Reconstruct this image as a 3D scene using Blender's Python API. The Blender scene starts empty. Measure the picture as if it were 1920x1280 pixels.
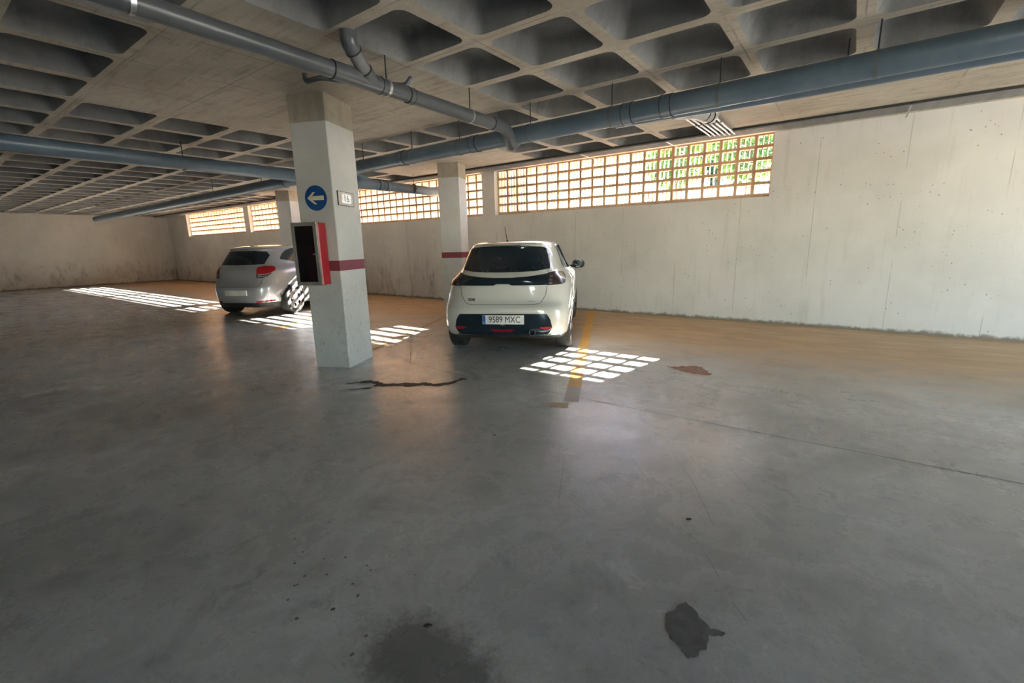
import bpy, bmesh, math, random
import numpy as np
from mathutils import Vector, Matrix
R = math.radians
random.seed(7)
SC = bpy.context.scene
COL = SC.collection

# ------------------------------------------------------------------ camera
PIT, ROLL, YAW, CAMH, FPX = R(12.06), R(-1.284), R(36.43), 1.40, 855.0
cam_d = bpy.data.cameras.new('camera'); cam = bpy.data.objects.new('camera', cam_d); COL.objects.link(cam)
cam_d.sensor_fit = 'HORIZONTAL'; cam_d.sensor_width = 36.0; cam_d.lens = FPX / 1920 * 36.0
cam_d.clip_start = 0.05; cam_d.clip_end = 300
_cp, _sp, _cr, _sr = math.cos(PIT), math.sin(PIT), math.cos(ROLL), math.sin(ROLL)
_RM = np.array([[_cr, -_sr, 0], [_sr, _cr, 0], [0, 0, 1]]) @ np.array([[1, 0, 0], [0, _cp, -_sp], [0, _sp, _cp]])
def _axis(c):
    d = _RM.T @ np.array(c, float)
    r, u, w = d[0], -d[1], d[2]
    return Vector((r * math.cos(YAW) - w * math.sin(YAW), r * math.sin(YAW) + w * math.cos(YAW), u))
_x, _y, _z = _axis((1, 0, 0)), _axis((0, -1, 0)), _axis((0, 0, -1))
cam.matrix_world = Matrix(((_x.x, _y.x, _z.x, 0), (_x.y, _y.y, _z.y, 0), (_x.z, _y.z, _z.z, CAMH), (0, 0, 0, 1)))
SC.camera = cam

# ------------------------------------------------------------------ sky, sun, exposure
SUN_TRAVEL = Vector((-0.25, -1.59, -1.0)).normalized()
world = bpy.data.worlds.new('sky'); SC.world = world; world.use_nodes = True
wn = world.node_tree.nodes; wl = world.node_tree.links
sky = wn.new('ShaderNodeTexSky'); sky.sky_type = 'NISHITA'; sky.sun_disc = False
sky.sun_elevation = R(32); sky.sun_rotation = R(-9); sky.air_density = 1.0; sky.dust_density = 0.2
wl.new(sky.outputs[0], wn['Background'].inputs[0]); wn['Background'].inputs[1].default_value = 1.35
sd = bpy.data.lights.new('sun', 'SUN'); sun = bpy.data.objects.new('sun', sd); COL.objects.link(sun)
sd.energy = 64.0; sd.angle = R(0.53); sd.color = (1.0, 0.95, 0.88)
sun.rotation_euler = (-SUN_TRAVEL).to_track_quat('Z', 'Y').to_euler(); sun.location = (2, 20, 14)
SC.view_settings.view_transform = 'Standard'; SC.view_settings.look = 'None'
SC.view_settings.gamma = 1.0; SC.view_settings.use_curve_mapping = False
SC.view_settings.exposure = 1.25
SC.cycles.max_bounces = 12; SC.cycles.diffuse_bounces = 8; SC.cycles.glossy_bounces = 5
SC.cycles.sample_clamp_indirect = 8.0

# ------------------------------------------------------------------ materials
class Mat:
    def __init__(s, name, rough=0.6, metal=0.0, spec=0.5, coat=0.0):
        s.m = bpy.data.materials.new(name); s.m.use_nodes = True
        s.n = s.m.node_tree.nodes; s.l = s.m.node_tree.links
        s.b = s.n['Principled BSDF']
        s.b.inputs['Roughness'].default_value = rough; s.b.inputs['Metallic'].default_value = metal
        s.b.inputs['Specular IOR Level'].default_value = spec
        s.b.inputs['Coat Weight'].default_value = coat; s.b.inputs['Coat Roughness'].default_value = 0.04
        g = s.n.new('ShaderNodeNewGeometry'); s.pos = g.outputs['Position']
        s.xyz = None
    def val(s, sock, v):
        if isinstance(v, (int, float)): sock.default_value = v
        elif isinstance(v, tuple): sock.default_value = v if len(v) == 4 else (*v, 1.0)
        else: s.l.new(v, sock)
    def obj_coords(s):
        t = s.n.new('ShaderNodeTexCoord'); s.pos = t.outputs['Object']; return s
    def comp(s, k):
        if s.xyz is None:
            s.xyz = s.n.new('ShaderNodeSeparateXYZ'); s.l.new(s.pos, s.xyz.inputs[0])
        return s.xyz.outputs[k]
    def scaled(s, v):
        m = s.n.new('ShaderNodeMapping'); m.inputs['Scale'].default_value = v; s.l.new(s.pos, m.inputs[0]); return m.outputs[0]
    def noise(s, scale, detail=4, rough=0.6, vec=None, dist=0.0):
        t = s.n.new('ShaderNodeTexNoise'); t.inputs['Scale'].default_value = scale; t.inputs['Detail'].default_value = detail
        t.inputs['Roughness'].default_value = rough; t.inputs['Distortion'].default_value = dist
        s.l.new(vec or s.pos, t.inputs['Vector']); return t.outputs['Fac']
    def voro(s, scale, vec=None, out='Distance', rnd=1.0):
        t = s.n.new('ShaderNodeTexVoronoi'); t.inputs['Scale'].default_value = scale; t.inputs['Randomness'].default_value = rnd
        s.l.new(vec or s.pos, t.inputs['Vector']); return t.outputs[out]
    def math(s, op, a, b=0.0, c=None):
        t = s.n.new('ShaderNodeMath'); t.operation = op; s.val(t.inputs[0], a); s.val(t.inputs[1], b)
        if c is not None: s.val(t.inputs[2], c)
        return t.outputs[0]
    def step(s, fac, lo, hi):
        t = s.n.new('ShaderNodeMapRange'); t.interpolation_type = 'SMOOTHSTEP'; s.val(t.inputs[0], fac)
        t.inputs[1].default_value = lo; t.inputs[2].default_value = hi; return t.outputs[0]
    def mix(s, fac, a, b, mode='MIX'):
        t = s.n.new('ShaderNodeMix'); t.data_type = 'RGBA'; t.blend_type = mode
        s.val(t.inputs['Factor'], fac); s.val(t.inputs[6], a); s.val(t.inputs[7], b); return t.outputs[2]
    def color(s, v): s.val(s.b.inputs['Base Color'], v); return s
    def rough(s, v): s.val(s.b.inputs['Roughness'], v); return s
    def bump(s, h, strength=0.3, dist=0.01):
        t = s.n.new('ShaderNodeBump'); t.inputs['Strength'].default_value = strength; t.inputs['Distance'].default_value = dist
        s.l.new(h, t.inputs['Height']); s.l.new(t.outputs[0], s.b.inputs['Normal']); return s

def plain(name, col, rough=0.5, metal=0.0, spec=0.5, coat=0.0, var=0.12, scale=9.0):
    m = Mat(name, rough, metal, spec, coat).obj_coords()
    f = m.noise(scale, 3)
    m.color(m.mix(m.step(f, 0.3, 0.7), tuple(c * (1 - var) for c in col), tuple(min(1, c * (1 + var)) for c in col)))
    return m.m

def concrete_floor():
    m = Mat('polished_concrete', 0.4)
    big = m.noise(0.55, 5, 0.62); mid = m.noise(2.3, 6, 0.65, dist=0.4); fine = m.noise(38, 5, 0.7)
    strk = m.noise(1.0, 6, 0.7, m.scaled((1.3, 4.2, 1)), 0.4)
    c = m.mix(m.step(big, 0.35, 0.68), (0.40, 0.395, 0.365), (0.57, 0.565, 0.53))
    c = m.mix(m.math('MULTIPLY', m.step(mid, 0.46, 0.74), 0.6), c, (0.23, 0.23, 0.21))
    c = m.mix(m.math('MULTIPLY', m.step(m.noise(0.8, 3), 0.5, 0.7), 0.35), c, (0.37, 0.355, 0.28))
    blot = m.noise(5.5, 8, 0.78, dist=0.8)
    c = m.mix(m.math('MULTIPLY', m.step(blot, 0.52, 0.72), 0.45), c, (0.19, 0.185, 0.17))
    c = m.mix(m.math('MULTIPLY', m.step(blot, 0.44, 0.30), 0.45), c, (0.70, 0.695, 0.67))
    scr = m.noise(1.0, 8, 0.8, m.scaled((2.0, 17.0, 1)), 0.5)
    c = m.mix(m.math('MULTIPLY', m.step(scr, 0.60, 0.70), m.math('MULTIPLY', m.step(m.noise(0.7, 2), 0.45, 0.6), 0.5)), c, (0.15, 0.145, 0.13))
    # old oil spread out near the foot of the view
    ox = m.math('DIVIDE', m.math('ADD', m.comp(0), 1.03), 0.36); oy = m.math('DIVIDE', m.math('SUBTRACT', m.comp(1), 0.86), 0.20)
    od = m.math('SQRT', m.math('ADD', m.math('MULTIPLY', ox, ox), m.math('MULTIPLY', oy, oy)))
    od = m.math('ADD', od, m.math('MULTIPLY', m.math('SUBTRACT', m.noise(9, 7, 0.75), 0.5), 1.6))
    c = m.mix(m.math('MULTIPLY', m.step(od, 1.05, 0.45), 0.72), c, (0.10, 0.10, 0.09))
    # brown dust that gathers towards the outer wall
    y = m.comp(1)
    dust = m.step(m.math('ADD', y, m.math('MULTIPLY', m.math('SUBTRACT', strk, 0.5), 2.6)), 4.6, 7.0)
    dcol = m.mix(m.step(strk, 0.30, 0.74), (0.42, 0.255, 0.11), (0.62, 0.405, 0.20))
    c = m.mix(m.math('MULTIPLY', dust, 0.85), c, dcol)
    c = m.mix(m.math('MULTIPLY', m.step(m.noise(1.3, 7, 0.75, m.scaled((1.0, 4.0, 1))), 0.62, 0.72), 0.5), c, (0.13, 0.10, 0.07))
    c = m.mix(m.math('MULTIPLY', m.step(fine, 0.52, 0.8), 0.35), c, (0.10, 0.10, 0.095))
    sp = m.voro(16); spn = m.noise(3.1, 2)
    spots = m.math('MULTIPLY', m.step(sp, 0.085, 0.05), m.step(spn, 0.55, 0.62))
    c = m.mix(m.math('MULTIPLY', spots, 0.6), c, (0.07, 0.065, 0.055))
    m.color(c)
    r = m.math('ADD', 0.13, m.math('MULTIPLY', mid, 0.22)); r = m.math('ADD', r, m.math('MULTIPLY', dust, 0.25))
    m.rough(m.math('ADD', r, m.math('MULTIPLY', fine, 0.08)))
    m.bump(m.math('ADD', fine, m.math('MULTIPLY', blot, 0.6)), 0.16, 0.004)
    return m.m

def painted_wall():
    m = Mat('whitewashed_concrete', 0.85, spec=0.2)
    big = m.noise(0.7, 5); st = m.noise(1.0, 6, 0.7, m.scaled((9, 9, 0.8))); z = m.comp(2)
    c = m.mix(m.step(big, 0.3, 0.7), (0.55, 0.535, 0.50), (0.65, 0.635, 0.60))
    c = m.mix(m.math('MULTIPLY', m.step(st, 0.5, 0.78), 0.35), c, (0.40, 0.365, 0.30))
    # mould and damp staining, stronger towards the left end of the wall
    x = m.comp(0)
    left = m.step(x, -6.5, -9.5)
    zone = m.math('MULTIPLY', m.step(z, 1.35, 0.55), left)
    grime = m.math('MULTIPLY', m.step(m.noise(2.6, 7, 0.75, m.scaled((1.5, 1.5, 0.7))), 0.46, 0.70), zone)
    c = m.mix(m.math('MULTIPLY', grime, 0.75), c, (0.22, 0.185, 0.135))
    low = m.math('ADD', z, m.math('MULTIPLY', m.math('SUBTRACT', m.noise(7, 5, 0.7), 0.5), 0.16))
    c = m.mix(m.math('MULTIPLY', m.step(low, 0.075, 0.02), 0.85), c, (0.16, 0.12, 0.08))
    pit = m.math('MULTIPLY', m.step(m.voro(13), 0.13, 0.08), m.step(m.noise(2.2, 3), 0.49, 0.57))
    c = m.mix(m.math('MULTIPLY', pit, 0.8), c, (0.17, 0.15, 0.12))
    seam = m.math('ABSOLUTE', m.math('SUBTRACT', m.math('FRACT', m.math('DIVIDE', m.math('ADD', x, 40.2), 1.03)), 0.5))
    sm = m.math('MULTIPLY', m.step(seam, 0.0075, 0.003), m.step(m.noise(1.7, 3), 0.4, 0.55))
    c = m.mix(m.math('MULTIPLY', sm, 0.45), c, (0.25, 0.22, 0.18))
    m.color(c); m.bump(m.math('SUBTRACT', m.noise(26, 5), m.math('MULTIPLY', pit, 1.2)), 0.35, 0.006)
    return m.m

def raw_concrete(name, a, b, dark, seams=False, streak=(1.2, 14.0, 3.0)):
    m = Mat(name, 0.9, spec=0.15)
    big = m.noise(0.9, 6, 0.65); st = m.noise(1.0, 6, 0.7, m.scaled(streak)); fine = m.noise(45, 4)
    c = m.mix(m.step(big, 0.32, 0.68), a, b)
    c = m.mix(m.math('MULTIPLY', m.step(st, 0.48, 0.72), 0.55), c, dark)
    c = m.mix(m.math('MULTIPLY', m.step(fine, 0.5, 0.8), 0.3), c, dark)
    sm_ = m.noise(4.2, 8, 0.8, dist=0.6)
    c = m.mix(m.math('MULTIPLY', m.step(sm_, 0.50, 0.70), 0.5), c, dark)
    c = m.mix(m.math('MULTIPLY', m.step(sm_, 0.44, 0.28), 0.4), c, tuple(min(1, v * 1.25) for v in b))
    if seams:
        x, y = m.comp(0), m.comp(1)
        w = m.math('MULTIPLY', m.math('SUBTRACT', m.noise(3, 2), 0.5), 0.02)
        for ax, off, p in ((x, 0.95 + 42.5 + .425, 0.85), (y, -3.2 + 40.75 + .4075, 0.815)):
            f = m.math('FRACT', m.math('DIVIDE', m.math('ADD', m.math('ADD', ax, w), off), p))
            d = m.math('ABSOLUTE', m.math('SUBTRACT', f, 0.5))
            c = m.mix(m.math('MULTIPLY', m.step(d, 0.014, 0.004), m.math('MULTIPLY', m.step(m.noise(1.1, 3), 0.42, 0.6), 0.6)), c, dark)
    m.color(c); m.bump(m.math('ADD', fine, st), 0.3, 0.005)
    return m.m

def column_paint():
    m = Mat('flaking_white_paint', 0.8, spec=0.25)
    z = m.comp(2)
    c = m.mix(m.step(m.noise(1.6, 5), 0.3, 0.7), (0.47, 0.47, 0.46), (0.55, 0.55, 0.535))
    pz = m.step(z, 2.2, 0.3)
    clus = m.step(m.math('ADD', m.noise(5, 5, 0.75), m.math('MULTIPLY', pz, 0.14)), 0.50, 0.66)
    pit = m.math('MULTIPLY', m.step(m.noise(55, 3, 0.6, m.scaled((1, 1, 0.6)), 0.6), 0.635, 0.68), clus)
    pit = m.math('MAXIMUM', pit, m.math('MULTIPLY', m.step(m.voro(26), 0.13, 0.08), m.math('MULTIPLY', clus, m.step(m.noise(17, 2), 0.5, 0.56))))
    c = m.mix(m.math('MULTIPLY', pit, 0.85), c, (0.13, 0.125, 0.115))
    surface_mark = m.math('MULTIPLY', m.step(m.noise(9, 6, 0.75), 0.55, 0.75), pz)  # grey blotching, stronger towards the foot of the column
    c = m.mix(m.math('MULTIPLY', surface_mark, 0.65), c, (0.25, 0.25, 0.24))
    m.color(c); m.bump(m.math('SUBTRACT', m.noise(30, 5), pit), 0.4, 0.006)
    return m.m

def worn_paint(name, col, under, lo, hi, rough=0.5, y_fade=None):
    m = Mat(name, rough)
    w = m.noise(14, 6, 0.75)
    if y_fade:
        f = m.step(m.comp(1), *y_fade); w = m.math('ADD', w, m.math('MULTIPLY', f, 0.22))
    m.color(m.mix(m.step(w, lo, hi), under, m.mix(m.step(m.noise(3, 3), .3, .7), tuple(c * .85 for c in col), col)))
    return m.m

def terracotta():
    m = Mat('terracotta_brick', 0.9, spec=0.15)
    c = m.mix(m.step(m.noise(3.5, 5), 0.3, 0.7), (0.50, 0.315, 0.18), (0.66, 0.46, 0.29))
    m.color(c); m.bump(m.noise(60, 3), 0.2, 0.003); return m.m

def pvc(name, a, b):
    m = Mat(name, 0.3, spec=0.5)
    c = m.mix(m.step(m.noise(2.5, 5, 0.7), 0.35, 0.7), a, b)
    m.color(c); m.rough(m.math('ADD', 0.24, m.math('MULTIPLY', m.noise(7, 4), 0.2))); return m.m

def car_paint(name, col, metal=0.0):
    m = Mat(name, 0.28, metal, 0.5, 1.0).obj_coords()
    m.color(m.mix(m.step(m.noise(1.2, 2), 0.3, 0.7), tuple(c * 0.985 for c in col), col)); return m.m

M = {}
M['floor'] = concrete_floor(); M['wall'] = painted_wall()
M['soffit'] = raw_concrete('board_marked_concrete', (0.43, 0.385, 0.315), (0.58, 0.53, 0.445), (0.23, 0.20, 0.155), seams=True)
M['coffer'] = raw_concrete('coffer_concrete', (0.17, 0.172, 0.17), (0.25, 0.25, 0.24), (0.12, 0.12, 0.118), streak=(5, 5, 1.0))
M['raw'] = raw_concrete('bare_column_concrete', (0.34, 0.30, 0.235), (0.44, 0.39, 0.31), (0.22, 0.19, 0.15), streak=(9, 9, 1))
M['colpaint'] = column_paint()
M['stripe'] = worn_paint('maroon_band_paint', (0.20, 0.035, 0.05), (0.28, 0.10, 0.10), 0.2, 0.4, 0.6)
M['brick'] = terracotta(); M['mortar'] = plain('mortar', (0.46, 0.35, 0.24), 0.95)
M['pvc'] = pvc('blue_grey_pvc', (0.105, 0.155, 0.205), (0.15, 0.20, 0.25)); M['pvc_branch'] = pvc('slate_grey_pvc', (0.08, 0.09, 0.10), (0.115, 0.125, 0.135)); M['pvc_pale2'] = pvc('dusty_grey_pvc', (0.15, 0.155, 0.16), (0.21, 0.21, 0.21)); M['pvc_dark'] = plain('dark_rubber_seal', (0.02, 0.022, 0.025), 0.5)
M['pvc_pale'] = plain('pale_grey_pvc', (0.33, 0.315, 0.30), 0.4)
M['steel'] = plain('galvanised_steel', (0.55, 0.55, 0.53), 0.35, 0.9)
M['rod'] = plain('dark_threaded_rod', (0.05, 0.05, 0.052), 0.5, 0.6)
M['conduit'] = plain('grey_conduit', (0.21, 0.205, 0.20), 0.45)
M['yellow'] = worn_paint('yellow_line_paint', (0.68, 0.36, 0.05), (0.42, 0.29, 0.16), 0.36, 0.52, 0.5, (3.6, 4.3))
M['ochre'] = worn_paint('faded_ochre_paint', (0.46, 0.30, 0.10), (0.33, 0.28, 0.21), 0.4, 0.6)
M['scratch'] = plain('scratch_dirt', (0.20, 0.195, 0.18), 0.8)
M['surface_mark'] = worn_paint('pale_strip_mix', (0.66, 0.62, 0.54), (0.46, 0.40, 0.31), 0.36, 0.58)
M['faded'] = worn_paint('rubbed_yellow_paint', (0.50, 0.36, 0.24), (0.36, 0.33, 0.30), 0.42, 0.60)
M['joint'] = plain('saw_cut_dirt', (0.12, 0.115, 0.10), 0.9)
M['wet'] = plain('damp_concrete', (0.05, 0.045, 0.038), 0.6, spec=0.15)
M['rust'] = worn_paint('rust_red_dust', (0.34, 0.13, 0.055), (0.33, 0.26, 0.21), 0.40, 0.55, 0.8)
M['oil'] = worn_paint('old_oil_stain', (0.075, 0.072, 0.064), (0.17, 0.165, 0.15), 0.42, 0.62, 0.45)
M['patch'] = worn_paint('grey_cement_smear', (0.115, 0.112, 0.11), (0.16, 0.157, 0.15), 0.3, 0.6, 0.6)
M['white_car'] = car_paint('white_car_paint', (0.55, 0.54, 0.495)); M['silver_car'] = car_paint('silver_car_paint', (0.50, 0.53, 0.58), 0.55)
M['glass'] = plain('dark_tinted_glass', (0.012, 0.019, 0.026), 0.04, 0, 0.55)
M['side_glass'] = plain('grey_side_glass', (0.05, 0.065, 0.065), 0.04, 0, 0.7)
M['gloss_black'] = plain('gloss_black_trim', (0.009, 0.016, 0.024), 0.12)
M['black'] = plain('matt_black_plastic', (0.020, 0.022, 0.025), 0.55)
M['lamp_smoke'] = plain('smoked_lamp_lens', (0.032, 0.022, 0.027), 0.12, 0, 0.35)
M['lamp_clear'] = plain('clear_lamp_lens', (0.32, 0.30, 0.30), 0.12); M['lamp_claw'] = plain('grey_lamp_claw', (0.10, 0.09, 0.095), 0.15)
M['clamp'] = plain('dull_pipe_clamp', (0.13, 0.15, 0.165), 0.45)
M['lamp_red'] = plain('red_lamp_lens', (0.32, 0.01, 0.016), 0.10)
M['fog_red'] = plain('dim_red_lens', (0.20, 0.008, 0.015), 0.15)
M['tyre'] = plain('tyre_rubber', (0.022, 0.022, 0.022), 0.75, var=0.3, scale=40)
M['rim'] = plain('wheel_rim', (0.10, 0.10, 0.11), 0.3, 0.8)
M['hubcap'] = plain('silver_hubcap', (0.62, 0.63, 0.64), 0.3, 0.6)
M['chrome'] = plain('chrome', (0.75, 0.75, 0.74), 0.12, 1.0)
M['plate'] = plain('plate_white', (0.70, 0.70, 0.67), 0.4); M['plate_blue'] = plain('plate_blue', (0.01, 0.09, 0.33), 0.4)
M['ink'] = plain('black_lettering', (0.012, 0.012, 0.012), 0.5)
M['sign_blue'] = plain('sign_blue', (0.004, 0.06, 0.22), 0.35); M['sign_white'] = plain('sign_arrow_cream', (0.62, 0.56, 0.40), 0.4)
M['tile_grey'] = plain('speckled_tile', (0.40, 0.33, 0.27), 0.5, var=0.45, scale=160); M['tile_white'] = plain('glazed_white', (0.72, 0.71, 0.70), 0.25)
M['dark_red'] = plain('dark_red_hose', (0.16, 0.02, 0.025), 0.5)
M['red'] = plain('red_enamel', (0.34, 0.012, 0.022), 0.3); M['alu'] = plain('brushed_aluminium', (0.28, 0.28, 0.255), 0.4, 0.5)
def tinted(name, col, k):
    m = Mat(name, 0.05); m.color((0.01, 0.01, 0.012)); t = m.n.new('ShaderNodeBsdfTransparent'); t.inputs[0].default_value = (*col, 1); x = m.n.new('ShaderNodeMixShader'); x.inputs[0].default_value = k
    m.l.new(m.b.outputs[0], x.inputs[1]); m.l.new(t.outputs[0], x.inputs[2]); m.l.new(x.outputs[0], m.n['Material Output'].inputs[0]); return m.m
M['cabglass'] = tinted('cabinet_glass', (0.6, 0.56, 0.7), 0.7)
M['leaf'] = plain('dry_leaf', (0.04, 0.028, 0.016), 0.8)
M['bark'] = plain('bark', (0.13, 0.10, 0.075), 0.9); 
M['asphalt'] = plain('asphalt', (0.12, 0.125, 0.13), 0.9)
M['ground'] = plain('pale_dry_earth', (0.80, 0.74, 0.63), 0.95, var=0.2, scale=1.5)
def leaves(a=(0.05, 0.13, 0.04), b=(0.22, 0.36, 0.06), t_=(0.30, 0.45, 0.06, 1), k=.4):
    m = Mat('leaves', 0.6).obj_coords()
    m.color(m.mix(m.step(m.noise(1.4, 4), 0.35, 0.65), a, b))
    m.b.inputs['Subsurface Weight'].default_value = 0.0
    t = m.n.new('ShaderNodeBsdfTranslucent'); t.inputs[0].default_value = t_
    mx = m.n.new('ShaderNodeMixShader'); mx.inputs[0].default_value = k
    m.l.new(m.b.outputs[0], mx.inputs[1]); m.l.new(t.outputs[0], mx.inputs[2]); m.l.new(mx.outputs[0], m.n['Material Output'].inputs[0])
    return m.m
M['leaves'] = leaves((0.02, 0.055, 0.02), (0.07, 0.13, 0.025), (0.10, 0.16, 0.02, 1), .35); M['cypress'] = leaves((0.012, 0.03, 0.016), (0.03, 0.06, 0.025), (0.02, 0.04, 0.01, 1), .15)

# ------------------------------------------------------------------ builders
class MB:
    def __init__(s): s.v = []; s.f = []; s.mi = []; s.cur = 0
    def add(s, vs, fs):
        o = len(s.v); s.v += [tuple(p) for p in vs]; s.f += [tuple(o + i for i in f) for f in fs]; s.mi += [s.cur] * len(fs); return s
    def box(s, a, b):
        (x0, y0, z0), (x1, y1, z1) = a, b
        return s.add([(x0, y0, z0), (x1, y0, z0), (x1, y1, z0), (x0, y1, z0), (x0, y0, z1), (x1, y0, z1), (x1, y1, z1), (x0, y1, z1)],
                     [(0, 3, 2, 1), (4, 5, 6, 7), (0, 1, 5, 4), (1, 2, 6, 5), (2, 3, 7, 6), (3, 0, 4, 7)])
    def prism(s, pts, z0, z1):
        n = len(pts)
        return s.add([(x, y, z0) for x, y in pts] + [(x, y, z1) for x, y in pts],
                     [tuple(range(n - 1, -1, -1)), tuple(range(n, 2 * n))] + [(i, (i + 1) % n, n + (i + 1) % n, n + i) for i in range(n)])
    def cbox(s, a, b, c=0.01):
        x0, y0, z0 = a; x1, y1, z1 = b
        return s.prism([(x0 + c, y0), (x1 - c, y0), (x1, y0 + c), (x1, y1 - c), (x1 - c, y1), (x0 + c, y1), (x0, y1 - c), (x0, y0 + c)], z0, z1)
    def tube(s, pts, r, seg=16, caps=True):
        pts = [Vector(p) for p in pts]; n = len(pts); rs = r if isinstance(r, (list, tuple)) else [r] * n
        t0 = (pts[1] - pts[0]).normalized()
        up = Vector((0, 0, 1)) if abs(t0.z) < 0.9 else Vector((1, 0, 0))
        nx = t0.cross(up).normalized(); vs = []
        for i, p in enumerate(pts):
            t = (pts[min(i + 1, n - 1)] - pts[max(i - 1, 0)]).normalized()
            nx = (nx - t * nx.dot(t)).normalized(); ny = t.cross(nx)
            for k in range(seg):
                a = 2 * math.pi * k / seg; vs.append(p + (nx * math.cos(a) + ny * math.sin(a)) * rs[i])
        fs = [(i * seg + k, i * seg + (k + 1) % seg, (i + 1) * seg + (k + 1) % seg, (i + 1) * seg + k) for i in range(n - 1) for k in range(seg)]
        if caps: fs += [tuple(range(seg - 1, -1, -1)), tuple((n - 1) * seg + k for k in range(seg))]
        return s.add(vs, fs)
    def lathe(s, prof, seg=32, axis='X', o=(0, 0, 0)):
        vs = []; n = len(prof)
        for h, r in prof:
            for k in range(seg):
                a = 2 * math.pi * k / seg; c, q = r * math.cos(a), r * math.sin(a)
                p = (h, c, q) if axis == 'X' else (c, h, q) if axis == 'Y' else (c, q, h)
                vs.append((p[0] + o[0], p[1] + o[1], p[2] + o[2]))
        fs = [(i * seg + k, (i + 1) * seg + k, (i + 1) * seg + (k + 1) % seg, i * seg + (k + 1) % seg) for i in range(n - 1) for k in range(seg)]
        return s.add(vs, fs)
    def build(s, name, mats, parent=None, smooth=False, loc=None, ang=None, fix=True):
        me = bpy.data.meshes.new(name); me.from_pydata(s.v, [], s.f)
        mats = mats if isinstance(mats, (list, tuple)) else [mats]
        for m in mats: me.materials.append(m)
        if len(mats) > 1: me.polygons.foreach_set('material_index', s.mi)
        if fix:
            bm = bmesh.new(); bm.from_mesh(me); bmesh.ops.recalc_face_normals(bm, faces=bm.faces); bm.to_mesh(me); bm.free()
        if smooth:
            me.polygons.foreach_set('use_smooth', [True] * len(me.polygons))
            try: me.set_sharp_from_angle(angle=R(ang or 40))
            except Exception: pass
        o = bpy.data.objects.new(name, me); COL.objects.link(o)
        if parent: o.parent = parent
        if loc: o.location = loc
        return o

def empty(name, loc=(0, 0, 0), rz=0.0):
    o = bpy.data.objects.new(name, None); COL.objects.link(o); o.location = loc; o.rotation_euler = (0, 0, rz); o.empty_display_size = 0.1; return o
def tag(o, label, cat, group=None, kind=None):
    o['label'] = label
    if cat: o['category'] = cat
    if group: o['group'] = group
    if kind: o['kind'] = kind
    return o
def structure(o, label=None):
    o['kind'] = 'structure'
    if label: o['label'] = label
    return o
def text_part(txt, name, size, mat, parent, loc, rot, ext=0.002, sx=1.0, align='CENTER', bold=0.0):
    c = bpy.data.curves.new(name, 'FONT'); c.body = txt; c.size = size; c.extrude = ext; c.align_x = align; c.align_y = 'CENTER'; c.offset = bold
    t = bpy.data.objects.new(name + '_tmp', c); COL.objects.link(t)
    bpy.context.view_layer.update()
    me = bpy.data.meshes.new_from_object(t.evaluated_get(bpy.context.evaluated_depsgraph_get()))
    bpy.data.objects.remove(t); me.materials.clear(); me.materials.append(mat)
    o = bpy.data.objects.new(name, me); COL.objects.link(o); o.parent = parent; o.location = loc; o.rotation_euler = rot; o.scale = (sx, 1, 1); return o

CA = R(24.56); UX = Vector((math.cos(CA), math.sin(CA), 0)); VY = Vector((-math.sin(CA), math.cos(CA), 0))   # bay grid, skewed to the wall
XL, XR, YB, YW = -27.0, 7.0, -9.0, 8.62      # room extents, inner wall face
ZS = 3.02                                     # underside of the ribs
YL = 8.75                                     # lattice plane
T_WALL = 0.27

# ------------------------------------------------------------------ floor
fl = MB().box((XL - .4, YB - .4, -0.25), (XR + .4, YW + 0.3, 0.0)).build('floor', M['floor']); structure(fl, 'grey polished concrete garage floor, browned by dust along the wall')
def strip(pts, w, z):
    m = MB(); 
    for a, b in zip(pts, pts[1:]):
        a, b = Vector((*a, z)), Vector((*b, z)); n = (b - a).normalized().cross(Vector((0, 0, 1))) * w / 2
        m.add([a - n, b - n, b + n, a + n], [(0, 1, 2, 3)])
    return m
for pts in ([(-4.23, 3.62), (-3.34, 3.55), (-2.66, 3.58), (-1.31, 3.585), (1.2, 3.62), (6.9, 3.62)],
            [(-5.70, 4.94), (-4.23, 3.62)], [(-4.92, 2.28), (-5.48, 3.12)], [(-4.23, 3.62), (-4.68, 3.80)]):
    strip(pts, 0.007, 0.0012).build('saw_cut', M['joint'], fl)

def floor_at(px, py):          # where the view through a pixel of the photograph meets the floor
    dv = _x * (px - 960) - _y * (py - 640) - _z * FPX; t = -CAMH / dv.z; return (dv.x * t, dv.y * t)
for pp_ in ([(1255, 838), (1300, 905), (1338, 985)], [(1314, 1022), (1349, 1085)], [(1374, 1130), (1400, 1165)], [(1058, 855), (1052, 905), (1046, 950)], [(1362, 868), (1408, 922)], [(1184, 858), (1225, 915)], [(1030, 905), (1100, 960)]):
    strip([floor_at(*p) for p in pp_], 0.0022, 0.0010).build('scratch', M['scratch'], fl)
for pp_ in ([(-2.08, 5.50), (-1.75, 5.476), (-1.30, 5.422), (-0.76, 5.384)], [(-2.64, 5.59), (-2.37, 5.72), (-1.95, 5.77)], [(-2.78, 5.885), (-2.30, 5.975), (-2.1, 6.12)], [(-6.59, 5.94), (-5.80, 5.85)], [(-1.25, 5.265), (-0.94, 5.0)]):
    strip(pp_, 0.018, 0.0011).build('pale_strip', M['surface_mark'], fl)  # thin pale broken strips laid on the floor
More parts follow.
